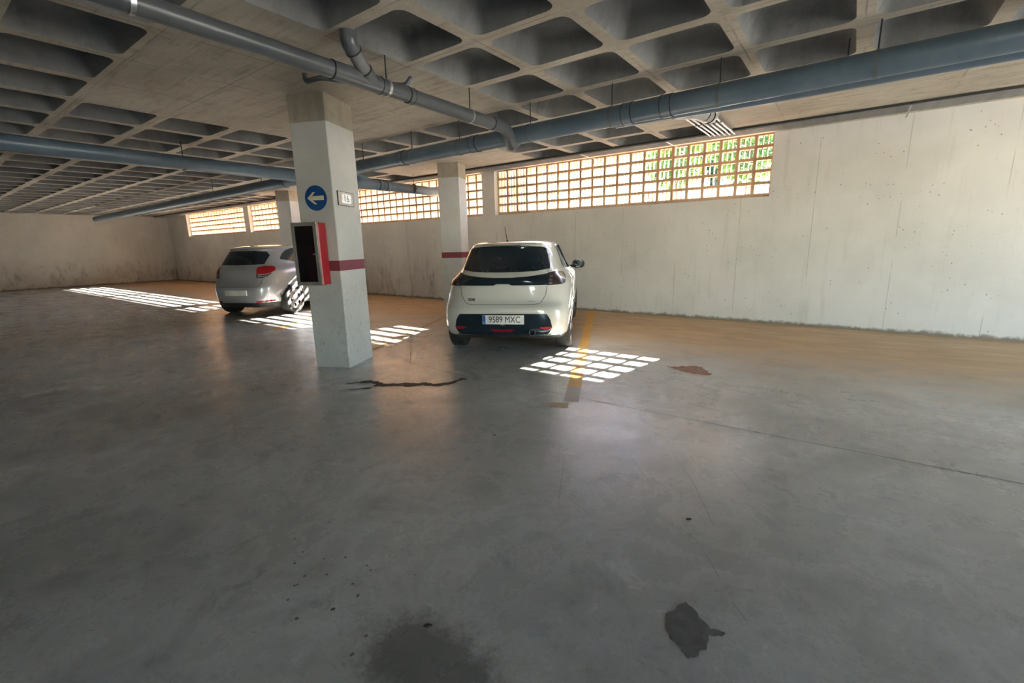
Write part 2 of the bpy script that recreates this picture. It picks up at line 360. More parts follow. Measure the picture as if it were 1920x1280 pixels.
# ------------------------------------------------------------------ outer wall with four openings
PITCH, NCOL, ROWP, NROW = 0.266, 21, 0.188, 5
Z0, Z1 = 2.06, 3.055
SPANS = [(-24.69, -19.09), (-18.70, -13.11), (-12.74, -7.14), (-6.766, -1.168)]
mw = MB()
mw.box((XL, YW, 0), (XR, YW + T_WALL, Z0)); mw.box((XL, YW, Z1), (XR, YW + T_WALL, 3.5))
xs = [XL] + [q for s_ in SPANS for q in s_] + [XR]
for i in range(0, len(xs), 2): mw.box((xs[i], YW, Z0), (xs[i + 1], YW + T_WALL, Z1))
structure(mw.build('wall_back', M['wall']), 'whitewashed concrete wall under the brick lattice openings')

HX, HZ, TK = 0.065, 0.140, 0.083     # slot width, slot height, thickness
def brick_mesh():
    m = MB(); w, h = PITCH - 0.012, ROWP - 0.012; zt = (h - HZ) / 2
    m.box((-w / 2, 0, -h / 2), (w / 2, TK, -h / 2 + zt)); m.box((-w / 2, 0, h / 2 - zt), (w / 2, TK, h / 2))
    x = -w / 2
    for xw in (0.0205, 0.009, 0.009, 0.0205):
        m.box((x, 0, -h / 2 + zt), (x + xw, TK, h / 2 - zt)); x += xw + HX
    return m
b0 = None
for wi, (xa, xb) in enumerate(SPANS):
    win = empty(f'window_{wi + 1}', (xa, YL, Z0)); 
    structure(win, ['terracotta lattice opening at the far left end of the wall', 'terracotta lattice opening seen left of the near column', 'terracotta lattice opening between the two columns', 'longest visible terracotta lattice opening, right of the wall pier'][wi])
    xo = (xb - xa - PITCH * NCOL) / 2; zb = 0.043
    g = MB()
    for r_ in range(NROW + 1):
        z = zb + r_ * ROWP; lo = 0.0 if r_ == 0 else z - 0.006; hi = (Z1 - Z0) if r_ == NROW else z + 0.006
        g.box((0, 0.008, lo), (xb - xa, TK - 0.008, hi))
    for c in range(NCOL + 1):
        x = xo + c * PITCH; lo = 0 if c == 0 else x - 0.006; hi = xb - xa if c == NCOL else x + 0.006
        g.box((lo, 0.0085, zb), (hi, TK - 0.0085, zb + NROW * ROWP))
    g.build('mortar_grid', M['mortar'], win)
    for r_ in range(NROW):
        for c in range(NCOL):
            if b0 is None: o = b0 = brick_mesh().build('brick', M['brick'], win)
            else:
                o = b0.copy(); o.name = 'brick'; COL.objects.link(o); o.parent = win
            o.location = (xo + (c + .5) * PITCH, 0, zb + (r_ + .5) * ROWP)
# other walls of the garage
structure(MB().box((XL - .3, YB - .3, 0), (XL, YW + T_WALL, 3.5)).build('wall_left', M['wall']))
mf = MB(); mf.box((XL, YB - .3, 0), (4.0, YB, 3.5)); mf.box((6.5, YB - .3, 0), (XR + .3, YB, 3.5)); mf.box((4.0, YB - .3, 2.6), (6.5, YB, 3.5))
structure(mf.build('wall_front', M['wall']), 'wall behind the viewer with the open ramp entrance')
mr = MB(); mr.box((XR, YB, 0), (XR + .3, 2.9, 3.5)); mr.box((XR, 7.2, 0), (XR + .3, YW + T_WALL, 3.5)); mr.box((XR, 2.9, 2.8), (XR + .3, 7.2, 3.5))
structure(mr.build('wall_right', M['wall']), 'end wall with the open vehicle entrance')

# ------------------------------------------------------------------ waffle ceiling
GX0, GY0, GPX, GPY = -0.95, 3.20, 0.85, 0.815
def cell_is_solid(k, j):
    x, y = GX0 + GPX * (k + .5), GY0 + GPY * (j + .5)
    if y > 8.1 or y < YB + .5 or x < XL + .6 or x > XR - .6: return True
    if -7 <= k <= -4 and -2 <= j <= 1: return True                 # near column head
    if -9 <= k <= -6 and 3 <= j <= 6: return True                  # far column head
    if (k, j) == (-2, 4) or (-1 <= k <= 2 and 3 <= j <= 6): return True
    if -16 <= k <= -13 and 3 <= j <= 6: return True
    return False
def rsq(hx, hy, rad, n=5):
    pts = []
    for cx, cy, a0 in ((hx - rad, hy - rad, 0), (-hx + rad, hy - rad, 90), (-hx + rad, -hy + rad, 180), (hx - rad, -hy + rad, 270)):
        for i in range(n):
            a = R(a0 + 90 * i / (n - 1)); pts.append((cx + rad * math.cos(a), cy + rad * math.sin(a)))
    return pts
HXC, HYC = 0.366, 0.348
inner = rsq(HXC, HYC, 0.085)
def to_square(p, hx, hy):
    s_ = min(hx / abs(p[0]) if abs(p[0]) > 1e-9 else 1e9, hy / abs(p[1]) if abs(p[1]) > 1e-9 else 1e9); return (p[0] * s_, p[1] * s_)
soff = MB(); cells = []
ks = range(math.floor((XL - GX0) / GPX), math.ceil((XR - GX0) / GPX)); js = range(math.floor((YB - GY0) / GPY), math.ceil((YW - GY0) / GPY))
for k in ks:
    for j in js:
        x0, x1 = GX0 + GPX * k, GX0 + GPX * (k + 1); y0, y1 = GY0 + GPY * j, GY0 + GPY * (j + 1)
        if cell_is_solid(k, j):
            x0, x1 = max(x0, XL), min(x1, XR); y0, y1 = max(y0, YB), min(y1, YW)
            if x1 > x0 and y1 > y0: soff.add([(x0, y0, ZS), (x1, y0, ZS), (x1, y1, ZS), (x0, y1, ZS)], [(0, 3, 2, 1)])
        else:
            cx, cy = (x0 + x1) / 2, (y0 + y1) / 2; n = len(inner)
            outer = [to_square(p, GPX / 2, GPY / 2) for p in inner]
            # add the exact corners so neighbouring cells leave no gaps
            vs = [(cx + p[0], cy + p[1], ZS) for p in inner] + [(cx + p[0], cy + p[1], ZS) for p in outer]
            fs = []
            for i in range(n):
                q = (i + 1) % n; a, b = outer[i], outer[q]
                if abs(abs(a[0]) - GPX / 2) < 1e-6 and abs(abs(b[0]) - GPX / 2) > 1e-6 or abs(abs(a[1]) - GPY / 2) < 1e-6 and abs(abs(b[1]) - GPY / 2) > 1e-6:
                    sx, sy = (1 if a[0] + b[0] > 0 else -1), (1 if a[1] + b[1] > 0 else -1)
                    vs.append((cx + sx * GPX / 2, cy + sy * GPY / 2, ZS)); fs.append((i, q, n + q, len(vs) - 1, n + i))
                else: fs.append((i, q, n + q, n + i))
            soff.add(vs, fs); cells.append((cx, cy))
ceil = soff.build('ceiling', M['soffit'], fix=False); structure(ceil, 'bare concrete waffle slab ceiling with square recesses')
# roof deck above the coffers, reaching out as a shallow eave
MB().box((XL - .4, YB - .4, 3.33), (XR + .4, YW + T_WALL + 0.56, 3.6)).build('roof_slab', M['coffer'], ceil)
def coffer():
    m = MB()
    lv = [(0, 0, 0), (0.004, 0.015, 0), (0.05, 0.155, 0), (0.085, 0.20, -.01), (0.16, 0.225, -.03)]
    rings = [rsq(HXC - a, HYC - a, max(0.03, 0.085 + c)) for a, h, c in lv]; n = len(inner)
    vs = [(p[0], p[1], h) for ring, (a, h, c) in zip(rings, lv) for p in ring]
    fs = [(i * n + q, i * n + (q + 1) % n, (i + 1) * n + (q + 1) % n, (i + 1) * n + q) for i in range(len(lv) - 1) for q in range(n)]
    fs.append(tuple((len(lv) - 1) * n + q for q in range(n)))
    return m.add(vs, fs)
cells.sort(key=lambda c: (c[0] + 1.5) ** 2 + (c[1] - 2.0) ** 2 + (200 if c[1] < 0 else 0))
c0 = None
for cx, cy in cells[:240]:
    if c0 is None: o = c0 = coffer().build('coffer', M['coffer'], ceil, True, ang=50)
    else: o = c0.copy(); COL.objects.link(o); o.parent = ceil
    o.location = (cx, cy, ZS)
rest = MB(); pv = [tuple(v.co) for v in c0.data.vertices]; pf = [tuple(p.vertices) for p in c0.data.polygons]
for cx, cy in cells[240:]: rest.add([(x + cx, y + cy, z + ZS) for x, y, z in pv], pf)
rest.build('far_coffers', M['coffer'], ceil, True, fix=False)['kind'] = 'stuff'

# ------------------------------------------------------------------ columns (square to the bays)
def column(corner, w, d, label, below=2.735):
    o = empty('column', (corner[0], corner[1], 0), CA); structure(o, label); o['category'] = 'column'
    MB().cbox((-w, 0, 0), (0, d, below), 0.008).build('painted_shaft', M['colpaint'], o)
    MB().cbox((-w + .002, .002, below), (-.002, d - .002, ZS + .01), 0.006).build('bare_top', M['raw'], o)['label'] = 'unpainted concrete top of the column'
    MB().cbox((-w - .0015, -.0015, 1.143), (.0015, d + .0015, 1.259), 0.008).build('maroon_band', M['stripe'], o)['label'] = 'maroon painted band'
    return o
colA = column((-4.688, 3.087), 0.445, 0.555, 'near white column with arrow sign, number tile and hose cabinet')
colB = column((-6.509, 7.141), 0.44, 0.50, 'white column behind the white car')
colC = column((-13.02, 7.17), 0.44, 0.50, 'white column beside the silver car')

# arrow sign, number tile, hose cabinet on the near column
AX = lambda u, v, z: Vector((-4.688, 3.087, 0)) + UX * u + VY * v + Vector((0, 0, z))
sg = empty('direction_sign', AX(-0.212, 0, 1.947), CA); tag(sg, 'round blue sign with a cream arrow pointing left, on the near column', 'sign')
MB().lathe([(0, .0001), (0, .134), (-.004, .136), (-.004, .0001)], 48, 'Y').build('disc', M['sign_blue'], sg)
ap = [(-.107, 0), (-.035, .064), (-.002, .064), (-.045, .022), (.098, .024), (.098, -.024), (-.045, -.022), (.012, -.066), (-.022, -.066)]
MB().add([(x, -.0055, z) for x, z in ap] + [(x, -.0035, z) for x, z in ap], [tuple(range(9)), tuple(range(17, 8, -1))] + [(i, (i + 1) % 9, 9 + (i + 1) % 9, 9 + i) for i in range(9)]).build('arrow', M['sign_white'], sg)
pl = empty('number_tile', AX(0, 0.242, 1.949), CA + math.pi / 2); tag(pl, 'small tile plaque reading 16 on the right face of the near column', 'plaque')
MB().box((-.164, -.012, -.078), (.164, .0, .078)).build('tile', M['tile_grey'], pl)
pp = [(-.105, -.032), (-.09, -.05), (.09, -.05), (.105, -.032), (.092, 0), (.105, .032), (.09, .05), (-.09, .05), (-.105, .032), (-.092, 0)]
MB().add([(x, -.0145, z) for x, z in pp] + [(x, -.011, z) for x, z in pp], [tuple(range(10)), tuple(range(19, 9, -1))] + [(i, (i + 1) % 10, 10 + (i + 1) % 10, 10 + i) for i in range(10)]).build('cartouche', M['tile_white'], pl)
text_part('16', 'numeral', 0.105, M['ink'], pl, (0, -.0155, 0), (R(90), 0, 0), 0.001, 1.15)
MB().box((-.164, -.0125, -.0785), (.164, -.0005, -.073)).box((-.164, -.0125, .073), (.164, -.0005, .0785)).box((-.1645, -.0125, -.0785), (-.158, -.0005, .0785)).box((.158, -.0125, -.0785), (.1645, -.0005, .0785)).build('border', M['ink'], pl)

cb = empty('hose_cabinet', AX(-0.27, 0, 1.0), CA); tag(cb, 'red fire hose cabinet with a dark glass door on the near column', 'cabinet')
outer = [(-.150, -.185), (-.150, -.012), (-.14, 0), (.12, 0), (.138, -.006), (.150, -.022), (.155, -.05)] + [(.118 + .037 * math.sin(R(a)), -.148 - .037 * math.cos(R(a))) for a in (90, 70, 50, 30, 12)] + [(.114, -.185)]
ocx = 0.0; innr = [(x * .955, min(-.006, y * .97 - .004) if y > -.17 else y) for x, y in outer]
m = MB(); n_ = len(outer)
for i in range(n_ - 1):
    quad = [outer[i], outer[i + 1], innr[i + 1], innr[i]]
    m.add([(x, y, 0.0) for x, y in quad] + [(x, y, .675) for x, y in quad], [(3, 2, 1, 0), (4, 5, 6, 7), (0, 1, 5, 4), (2, 3, 7, 6)])
m.prism(outer, 0.0, 0.006).prism(outer, 0.669, 0.675)
m.build('body', M['red'], cb, True, ang=35)
MB().lathe([(.02, .001), (.02, .046), (.30, .046), (.335, .036), (.36, .016), (.40, .014), (.40, .001)], 20, 'Z', (.055, -.09, 0)).build('extinguisher', M['red'], cb, True)
m = MB(); m.box((-.153, -.205, -.003), (.152, -.186, .036)); m.box((-.153, -.205, .640), (.152, -.186, .680)); m.box((-.153, -.205, .036), (-.117, -.186, .640)); m.box((.114, -.205, .036), (.152, -.186, .640))
dr = m.build('door', M['alu'], cb)
MB().box((-.117, -.198, .036), (.114, -.192, .640)).build('pane', M['cabglass'], dr)
MB().box((.085, -.207, .33), (.107, -.198, .345)).build('latch', M['alu'], dr)
MB().lathe([(-.05, .001), (-.05, .085), (-.03, .09), (.03, .09), (.05, .085), (.05, .001)], 24, 'Y', (-.03, -.1, .38 + .12)).build('hose_reel', M['dark_red'], cb, True)

# ------------------------------------------------------------------ pipes
def arc_path(pts, r=0.12, n=6):
    pts = [Vector(p) for p in pts]; out = [pts[0]]
    for a, b, c in zip(pts, pts[1:], pts[2:]):
        d1, d2 = (a - b).normalized(), (c - b).normalized(); rr = min(r, (a - b).length * .49, (c - b).length * .49)
        p, q = b + d1 * rr, b + d2 * rr
        for i in range(n + 1):
            t = i / n; out.append(p.lerp(b, t).lerp(b.lerp(q, t), t))
    return out + [pts[-1]]
def ring(p, d, r, L, name, mat, parent):
    p, d = Vector(p), Vector(d).normalized(); return MB().tube([p - d * L / 2, p + d * L / 2], r, 28).build(name, mat, parent, True)
def hanger(p, d, r, parent, mat='clamp'):
    p = Vector(p); ring(p, d, r + .004, 0.028, 'clamp', M[mat], parent)
    MB().tube([p + Vector((0, 0, r)), (p.x, p.y, ZS - parent.location.z)], 0.006, 8).build('hanger_rod', M['rod'], parent)
def collar(p, d, r, parent, L=0.13, mat='pvc'):
    p, d = Vector(p), Vector(d).normalized(); c = ring(p, d, r + .006, L, 'coupling', M[mat], parent)
    for s_ in (-1, 1): ring(p + d * s_ * L / 2, d, r + .0075, 0.007, 'seal', M['pvc_dark'], c)
    return c
# main drain, parallel to the wall
X_ = lambda x: 2.672 + (x + 6.5) * 0.0052
mp = tag(empty('main_drain_pipe', (-3, 4.86, 2.69)), 'thick grey drain pipe hung across the ceiling, above the white car', 'pipe')
inv = lambda o, p: tuple(Vector(p) - o.location)
def P(o, *pts): return [inv(o, p) for p in pts]
MB().tube(P(mp, (-22, 4.86, X_(-22)), (3.6, 4.86, X_(3.6)), ), 0.1, 32).build('run', M['pvc'], mp, True)
for x in (-12.1, -9.8, -7.6, -6.456, -5.311, -4.378, -3.243, -2.207, -1.144, 0.0, 1.1): hanger(inv(mp, (x, 4.86, X_(x))), (1, 0, 0), 0.1, mp)
for x in (-2.02, -1.62, -4.1, -5.5, -8.9, 1.9): collar(inv(mp, (x, 4.86, X_(x))), (1, 0, 0), 0.1, mp, 0.10)
# branch running from over the camera to the main
q = lambda y: 2.752 + (3.5 - y) * 0.014
bp = tag(empty('branch_drain_pipe', (-3.44, 2.6, 2.76)), 'grey drain pipe running from upper left to an elbow on the main drain', 'pipe')
MB().tube(P(bp, (-3.44, -6.5, q(-6.5)), (-3.44, 4.42, q(4.42))), 0.064, 28).build('run', M['pvc_branch'], bp, True)
MB().tube([Vector(p) for p in arc_path(P(bp, (-3.44, 4.36, q(4.36)), (-3.44, 4.62, q(4.6)), (-3.485, 4.80, 2.645)), .12)], 0.070, 28).build('elbow', M['pvc_branch'], bp, True)
ring(inv(bp, (-3.44, 4.37, q(4.37))), (0, 1, 0), .0725, .010, 'seal', M['pvc_dark'], bp)
ring(inv(bp, (-3.467, 4.715, 2.70)), (-.2, .75, -.55), .0735, .012, 'seal', M['pvc_dark'], bp)
MB().tube(P(bp, (-3.468, 4.72, 2.70), (-3.50, 4.87, 2.60)), [.076, .095], 28).build('saddle', M['pvc_branch'], bp, True)
for y in (-3.2, -1.0, 1.1, 2.9, 4.0): hanger(inv(bp, (-3.44, y, q(y))), (0, 1, 0), 0.064, bp, 'steel')
for y in (3.16, 0.4): collar(inv(bp, (-3.44, y, q(y))), (0, 1, 0), 0.064, bp, .055, 'pvc_branch')
c = MB().tube(P(bp, (-3.44, 2.36, q(2.36)), (-3.44, 2.82, q(2.82))), 0.070, 28).build('tee', M['pvc_branch'], bp, True)
ring(inv(bp, (-3.44, 2.36, q(2.36))), (0, 1, 0), .0725, .009, 'seal', M['pvc_dark'], bp); ring(inv(bp, (-3.44, 2.82, q(2.82))), (0, 1, 0), .0725, .009, 'seal', M['pvc_dark'], bp)
A, B, C_ = Vector((-3.43, 2.72, 2.765)), Vector((-3.298, 2.44, 2.945)), Vector((-3.298, 2.44, 3.33))
dp = tag(empty('inclined_down_pipe', tuple(A)), 'short slanting grey pipe dropping from the ceiling into the branch pipe tee', 'pipe')
d = (B - A).normalized()
MB().tube([A - A, B - A], 0.057, 28).build('run', M['pvc_pale2'], dp, True)
ring(A + d * .05 - A, d, .064, .11, 'socket', M['pvc_branch'], dp); ring(A + d * .108 - A, d, .066, .010, 'seal', M['pvc_dark'], dp)
MB().tube([p - A for p in arc_path([B - d * .065, B, C_], .06, 8)], 0.063, 28).build('elbow', M['pvc_branch'], dp, True); ring(B - d * .068 - A, d, .066, .012, 'seal', M['pvc_dark'], dp)
# little U-shaped drain
ud = tag(empty('small_drain_pipe', (-4.36, 2.69, 3.0)), 'thin dark drain pipe curving under the ceiling beside the near column', 'pipe')
MB().tube([Vector(p) - ud.location for p in arc_path([(-4.36, 2.70, 3.019), (-4.345, 2.69, 2.945), (-4.17, 2.74, 2.955), (-3.98, 2.98, 2.935), (-3.70, 3.36, 2.94), (-3.66, 3.40, 3.019)],   .05, 5)], 0.024, 16).build('run', M['pvc_branch'], ud, True)
# side pipe parallel to the depth of the hall
lp = tag(empty('side_drain_pipe', (-8.33, 6, 2.7)), 'grey drain pipe running behind the near column towards the far column', 'pipe')
MB().tube(P(lp, (-8.30, -3.0, 2.75), (-8.33, 4.9, 2.70), (-8.38, 8.5, 2.685)), 0.1, 28).build('run', M['pvc'], lp, True)
for y in (3.0, 5.3, 7.6): hanger(inv(lp, (-8.33, y, 2.70)), (0, 1, 0), .1, lp)
for y in (6.65, 6.85): collar(inv(lp, (-8.345, y, 2.693)), (0, 1, 0), .1, lp, .09)
MB().tube([Vector(p) - lp.location for p in arc_path([(-8.35, 6.5, 2.72), (-8.34, 6.1, 2.86), (-8.34, 5.75, 2.90), (-8.34, 5.70, 3.08)], .09, 6)], 0.056, 20).build('branch', M['pvc'], lp, True)
# second pipe behind the main one at right and its pale branch
sp_ = tag(empty('rear_drain_pipe', (-1.0, 5.13, 2.70)), 'grey drain pipe just behind the main drain at the right', 'pipe')
MB().tube([Vector(p_) - sp_.location for p_ in arc_path([(-2.2, 4.95, 2.68), (-1.55, 5.02, 2.695), (-1.1, 5.11, 2.70), (3.4, 5.16, 2.72)], .2, 5)], 0.085, 24).build('run', M['pvc'], sp_, True)
for x in (-0.2, 1.4): hanger(inv(sp_, (x, 5.13, 2.71)), (1, 0, 0), .085, sp_)
pb = tag(empty('pale_elbow_pipe', (-1.55, 5.4, 2.79)), 'pale grey pipe stub with rubber rings turning up into the ceiling at right', 'pipe')
MB().tube([Vector(p) - pb.location for p in arc_path([(-1.64, 5.14, 2.71), (-1.53, 5.55, 2.765), (-1.47, 6.0, 2.785), (-1.47, 6.02, 3.03)], .1, 6)], 0.078, 24).build('run', M['pvc_pale'], pb, True)
for y in (5.74, 5.87): ring(inv(pb, (-1.495 + (y - 5.76) * .13, y, 2.775)), (.15, 1, 0.02), .081, .008, 'seal', M['pvc_dark'], pb)

# conduits under the ceiling along the wall
for i in range(5):
    y = 7.95 + i * 0.075
    o = tag(empty('electrical_conduit', (-9, y, 2.985)), f'long grey conduit along the wall top, {("outermost", "second from the outer edge", "middle one", "second from the wall", "nearest the wall")[i]} of the five', 'conduit', 'five long conduits along the wall top')
    MB().tube([(-17.5, 0, 0), (15.9, 0.0, 0)], 0.017, 10).build('tube', M['conduit'], o, True)
tr = tag(empty('cable_trunking', (-9, 7.915, 2.985)), 'dark cable trunking along the outer edge of the conduit bundle', 'trunking')
MB().box((-17.5, -.010, .004), (15.9, .006, .030)).build('channel', M['rod'], tr)
for x in (-12.4, -9.2, -5.93, -4.18, -2.62, 0.4):
    o = tag(empty('perforated_strap', (x, 8.1, 2.96)), f'punched steel strap holding the conduits, {dict(zip((-12.4,-9.2,-5.93,-4.18,-2.62,0.4),("far left along the wall","left of the far column","just right of the wall pier","over the white car bonnet","over the middle of the long lattice","beyond the long lattice at right")))[x]}', 'strap', 'steel straps under the conduits')
    m = MB(); n = 17
    for i in range(n):
        a = -.21 + i * .042; m.box((-.009, a, .003), (.009, a + .014, .006)); m.box((-.009, a + .014, .003), (-.005, a + .042, .006)); m.box((.005, a + .014, .003), (.009, a + .042, .006))
    m.build('band', M['steel'], o)
for i in range(6):
    x = -1.975 + i * 0.066
    o = tag(empty('cross_conduit', (x, 7.4, 2.985)), f'{("leftmost", "second", "third", "fourth", "fifth", "rightmost")[i]} of six short pale conduits crossing beside the pale pipe elbow', 'conduit', 'six short cross conduits at right')
    MB().tube([(0, -.95 + i * .05, 0), (0, .62 + i * .022, 0)], 0.0165, 10).build('tube', M['pvc_pale2'], o, True)
    MB().tube([(0, -.25, 0), (0, -.20, 0)], 0.023, 10).build('coupling', M['conduit'], o, True)

# ------------------------------------------------------------------ cars
def pchip(xs, ys):
    xs, ys = np.array(xs, float), np.array(ys, float); h = np.diff(xs); d = np.diff(ys) / h
    m_ = np.zeros_like(ys); m_[0], m_[-1] = d[0], d[-1]
    for i in range(1, len(xs) - 1):
        if d[i - 1] * d[i] > 0:
            w1, w2 = 2 * h[i] + h[i - 1], h[i] + 2 * h[i - 1]; m_[i] = (w1 + w2) / (w1 / d[i - 1] + w2 / d[i])
    def f(x):
        x = min(max(x, xs[0]), xs[-1]); i = min(max(int(np.searchsorted(xs, x)) - 1, 0), len(h) - 1); t = (x - xs[i]) / h[i]
        return float((2 * t**3 - 3 * t**2 + 1) * ys[i] + (t**3 - 2 * t**2 + t) * h[i] * m_[i] + (-2 * t**3 + 3 * t**2) * ys[i + 1] + (t**3 - t**2) * h[i] * m_[i + 1])
    return f
class Shell:
    """car body: a rounded plan outline for every height"""
    def __init__(s, W, YR, YF, NR, NF, yc=1.25):
        s.W, s.YR, s.YF, s.NR, s.NF, s.yc = pchip(*W), pchip(*YR), pchip(*YF), pchip(*NR), pchip(*NF), yc
        s.z0, s.z1 = W[0][0], W[0][-1]
    def pt(s, a, z):            # a: 0 = right side, 90 = front, 270 = rear
        c, q = math.cos(a), math.sin(a); n = s.NF(z) if q > 0 else s.NR(z); L = (s.YF(z) - s.yc) if q > 0 else (s.yc - s.YR(z))
        return Vector((math.copysign(abs(c) ** (2 / n), c) * s.W(z), s.yc + math.copysign(abs(q) ** (2 / n), q) * L, z))
    def rear(s, x, z, off=0.0):
        n, W, L = s.NR(z), s.W(z), s.yc - s.YR(z); u = min(abs(x) / W, .985); y = -L * (1 - u ** n) ** (1 / n)
        gx = n * u ** (n - 1) / W * (1 if x > 0 else -1); gy = -n * (abs(y) / L) ** (n - 1) / L; g = math.hypot(gx, gy)
        return Vector((math.copysign(u * W, x) + gx / g * off, s.yc + y + gy / g * off, z))
    def front(s, x, z, off=0.0):
        n, W, L = s.NF(z), s.W(z), s.YF(z) - s.yc; u = min(abs(x) / W, .985); return Vector((math.copysign(u * W, x), s.yc + L * (1 - u ** n) ** (1 / n) + off, z))
    def side(s, y, z, sg_, off=0.0):
        f = y > s.yc; n = s.NF(z) if f else s.NR(z); L = (s.YF(z) - s.yc) if f else (s.yc - s.YR(z)); t = min(abs(y - s.yc) / L, .985)
        return Vector((sg_ * (s.W(z) * (1 - t ** n) ** (1 / n) + off), y, z))
    def body(s, name, mat, parent, wheels, zs):
        m = MB(); N = 112
        angs = [2 * math.pi * (k + .5) / N for k in range(N)]
        vs = [s.pt(a, z) for z in zs for a in angs]; nz = len(zs)
        fs = [(i * N + k, i * N + (k + 1) % N, (i + 1) * N + (k + 1) % N, (i + 1) * N + k) for i in range(nz - 1) for k in range(N)]
        fs.append(tuple(range(N - 1, -1, -1)))
        top = [vs[(nz - 1) * N + k] for k in range(N)]; cx = Vector((0, (s.YF(zs[-1]) + s.YR(zs[-1])) / 2, zs[-1])); base = (nz - 1) * N
        for sc, dz in ((.85, .0035), (.65, .007), (.4, .010), (.15, .012)):
            o = len(vs); vs += [cx + (p - cx) * sc + Vector((0, 0, dz)) for p in top]
            fs += [(base + k, base + (k + 1) % N, o + (k + 1) % N, o + k) for k in range(N)]; base = o
        fs.append(tuple(base + k for k in range(N)))
        m.add(vs, fs); ob = m.build(name, [mat, M['black']], parent, fix=True)
        cut = MB()
        for (x, y, r_) in wheels: cut.lathe([(x - .16, .001), (x - .16, r_), (x + .16, r_), (x + .16, .001)], 40, 'X', (0, y, .31))
        co = cut.build('cutter', M['black']); bo = ob.modifiers.new('b', 'BOOLEAN'); bo.operation = 'DIFFERENCE'; bo.object = co; bo.solver = 'EXACT'
        bpy.context.view_layer.update()
        me = bpy.data.meshes.new_from_object(ob.evaluated_get(bpy.context.evaluated_depsgraph_get())); ob.modifiers.clear(); ob.data = me
        bpy.data.objects.remove(co)
        for p in me.polygons:
            c = p.center; n = p.normal
            inside = any(abs(c.x - x) < .2 and math.hypot(c.y - y, c.z - .31) < r_ + .004 and abs(math.hypot(c.y - y, c.z - .31) - r_) < .012 or abs(abs(c.x - x) - .16) < .004 and abs(n.x) > .95 and math.hypot(c.y - y, c.z - .31) < r_ for x, y, r_ in wheels)
            p.material_index = 1 if inside or c.z < .205 or (c.z < .283 and c.y < -.2) else 0; p.use_smooth = True
        try: me.set_sharp_from_angle(angle=R(32))
        except Exception: pass
        return ob
def patch(fn, t0, t1, top, bot, off, name, mat, parent, nt=36, nz=8, skirt=0.012):
    """sheet laid on the shell between two height curves, with a turned-in edge"""
    m = MB(); vs = []; ts = [t0 + (t1 - t0) * i / nt for i in range(nt + 1)]
    for t in ts:
        a, b = bot(t), top(t)
        if b - a < .002: b = a + .002
        for j in range(nz + 1): vs.append(fn(t, a + (b - a) * j / nz, off))
    n1 = nz + 1; fs = [(i * n1 + j, (i + 1) * n1 + j, (i + 1) * n1 + j + 1, i * n1 + j + 1) for i in range(nt) for j in range(nz)]
    loop = [i * n1 for i in range(nt + 1)] + [nt * n1 + j for j in range(1, n1)] + [i * n1 + nz for i in range(nt - 1, -1, -1)] + [j for j in range(nz - 1, 0, -1)]
    o = len(vs)
    for i in loop:
        t = ts[i // n1]; a, b = bot(t), top(t); b = max(b, a + .002); vs.append(fn(t, a + (b - a) * (i % n1) / nz, off - skirt))
    fs += [(loop[i], loop[(i + 1) % len(loop)], o + (i + 1) % len(loop), o + i) for i in range(len(loop))]
    return m.add(vs, fs).build(name, mat, parent, True, ang=35)
def li(*pts):
    xs, ys = zip(*pts); return lambda t: float(np.interp(t, xs, ys))
def line_on(fn, pts, r_, name, mat, parent, off=.0005, n=8):
    out = []
    for a, b in zip(pts, pts[1:]):
        for i in range(n): out.append(fn(a[0] + (b[0] - a[0]) * i / n, a[1] + (b[1] - a[1]) * i / n, off))
    out.append(fn(*pts[-1], off)); return MB().tube(out, r_, 6).build(name, mat, parent, True)
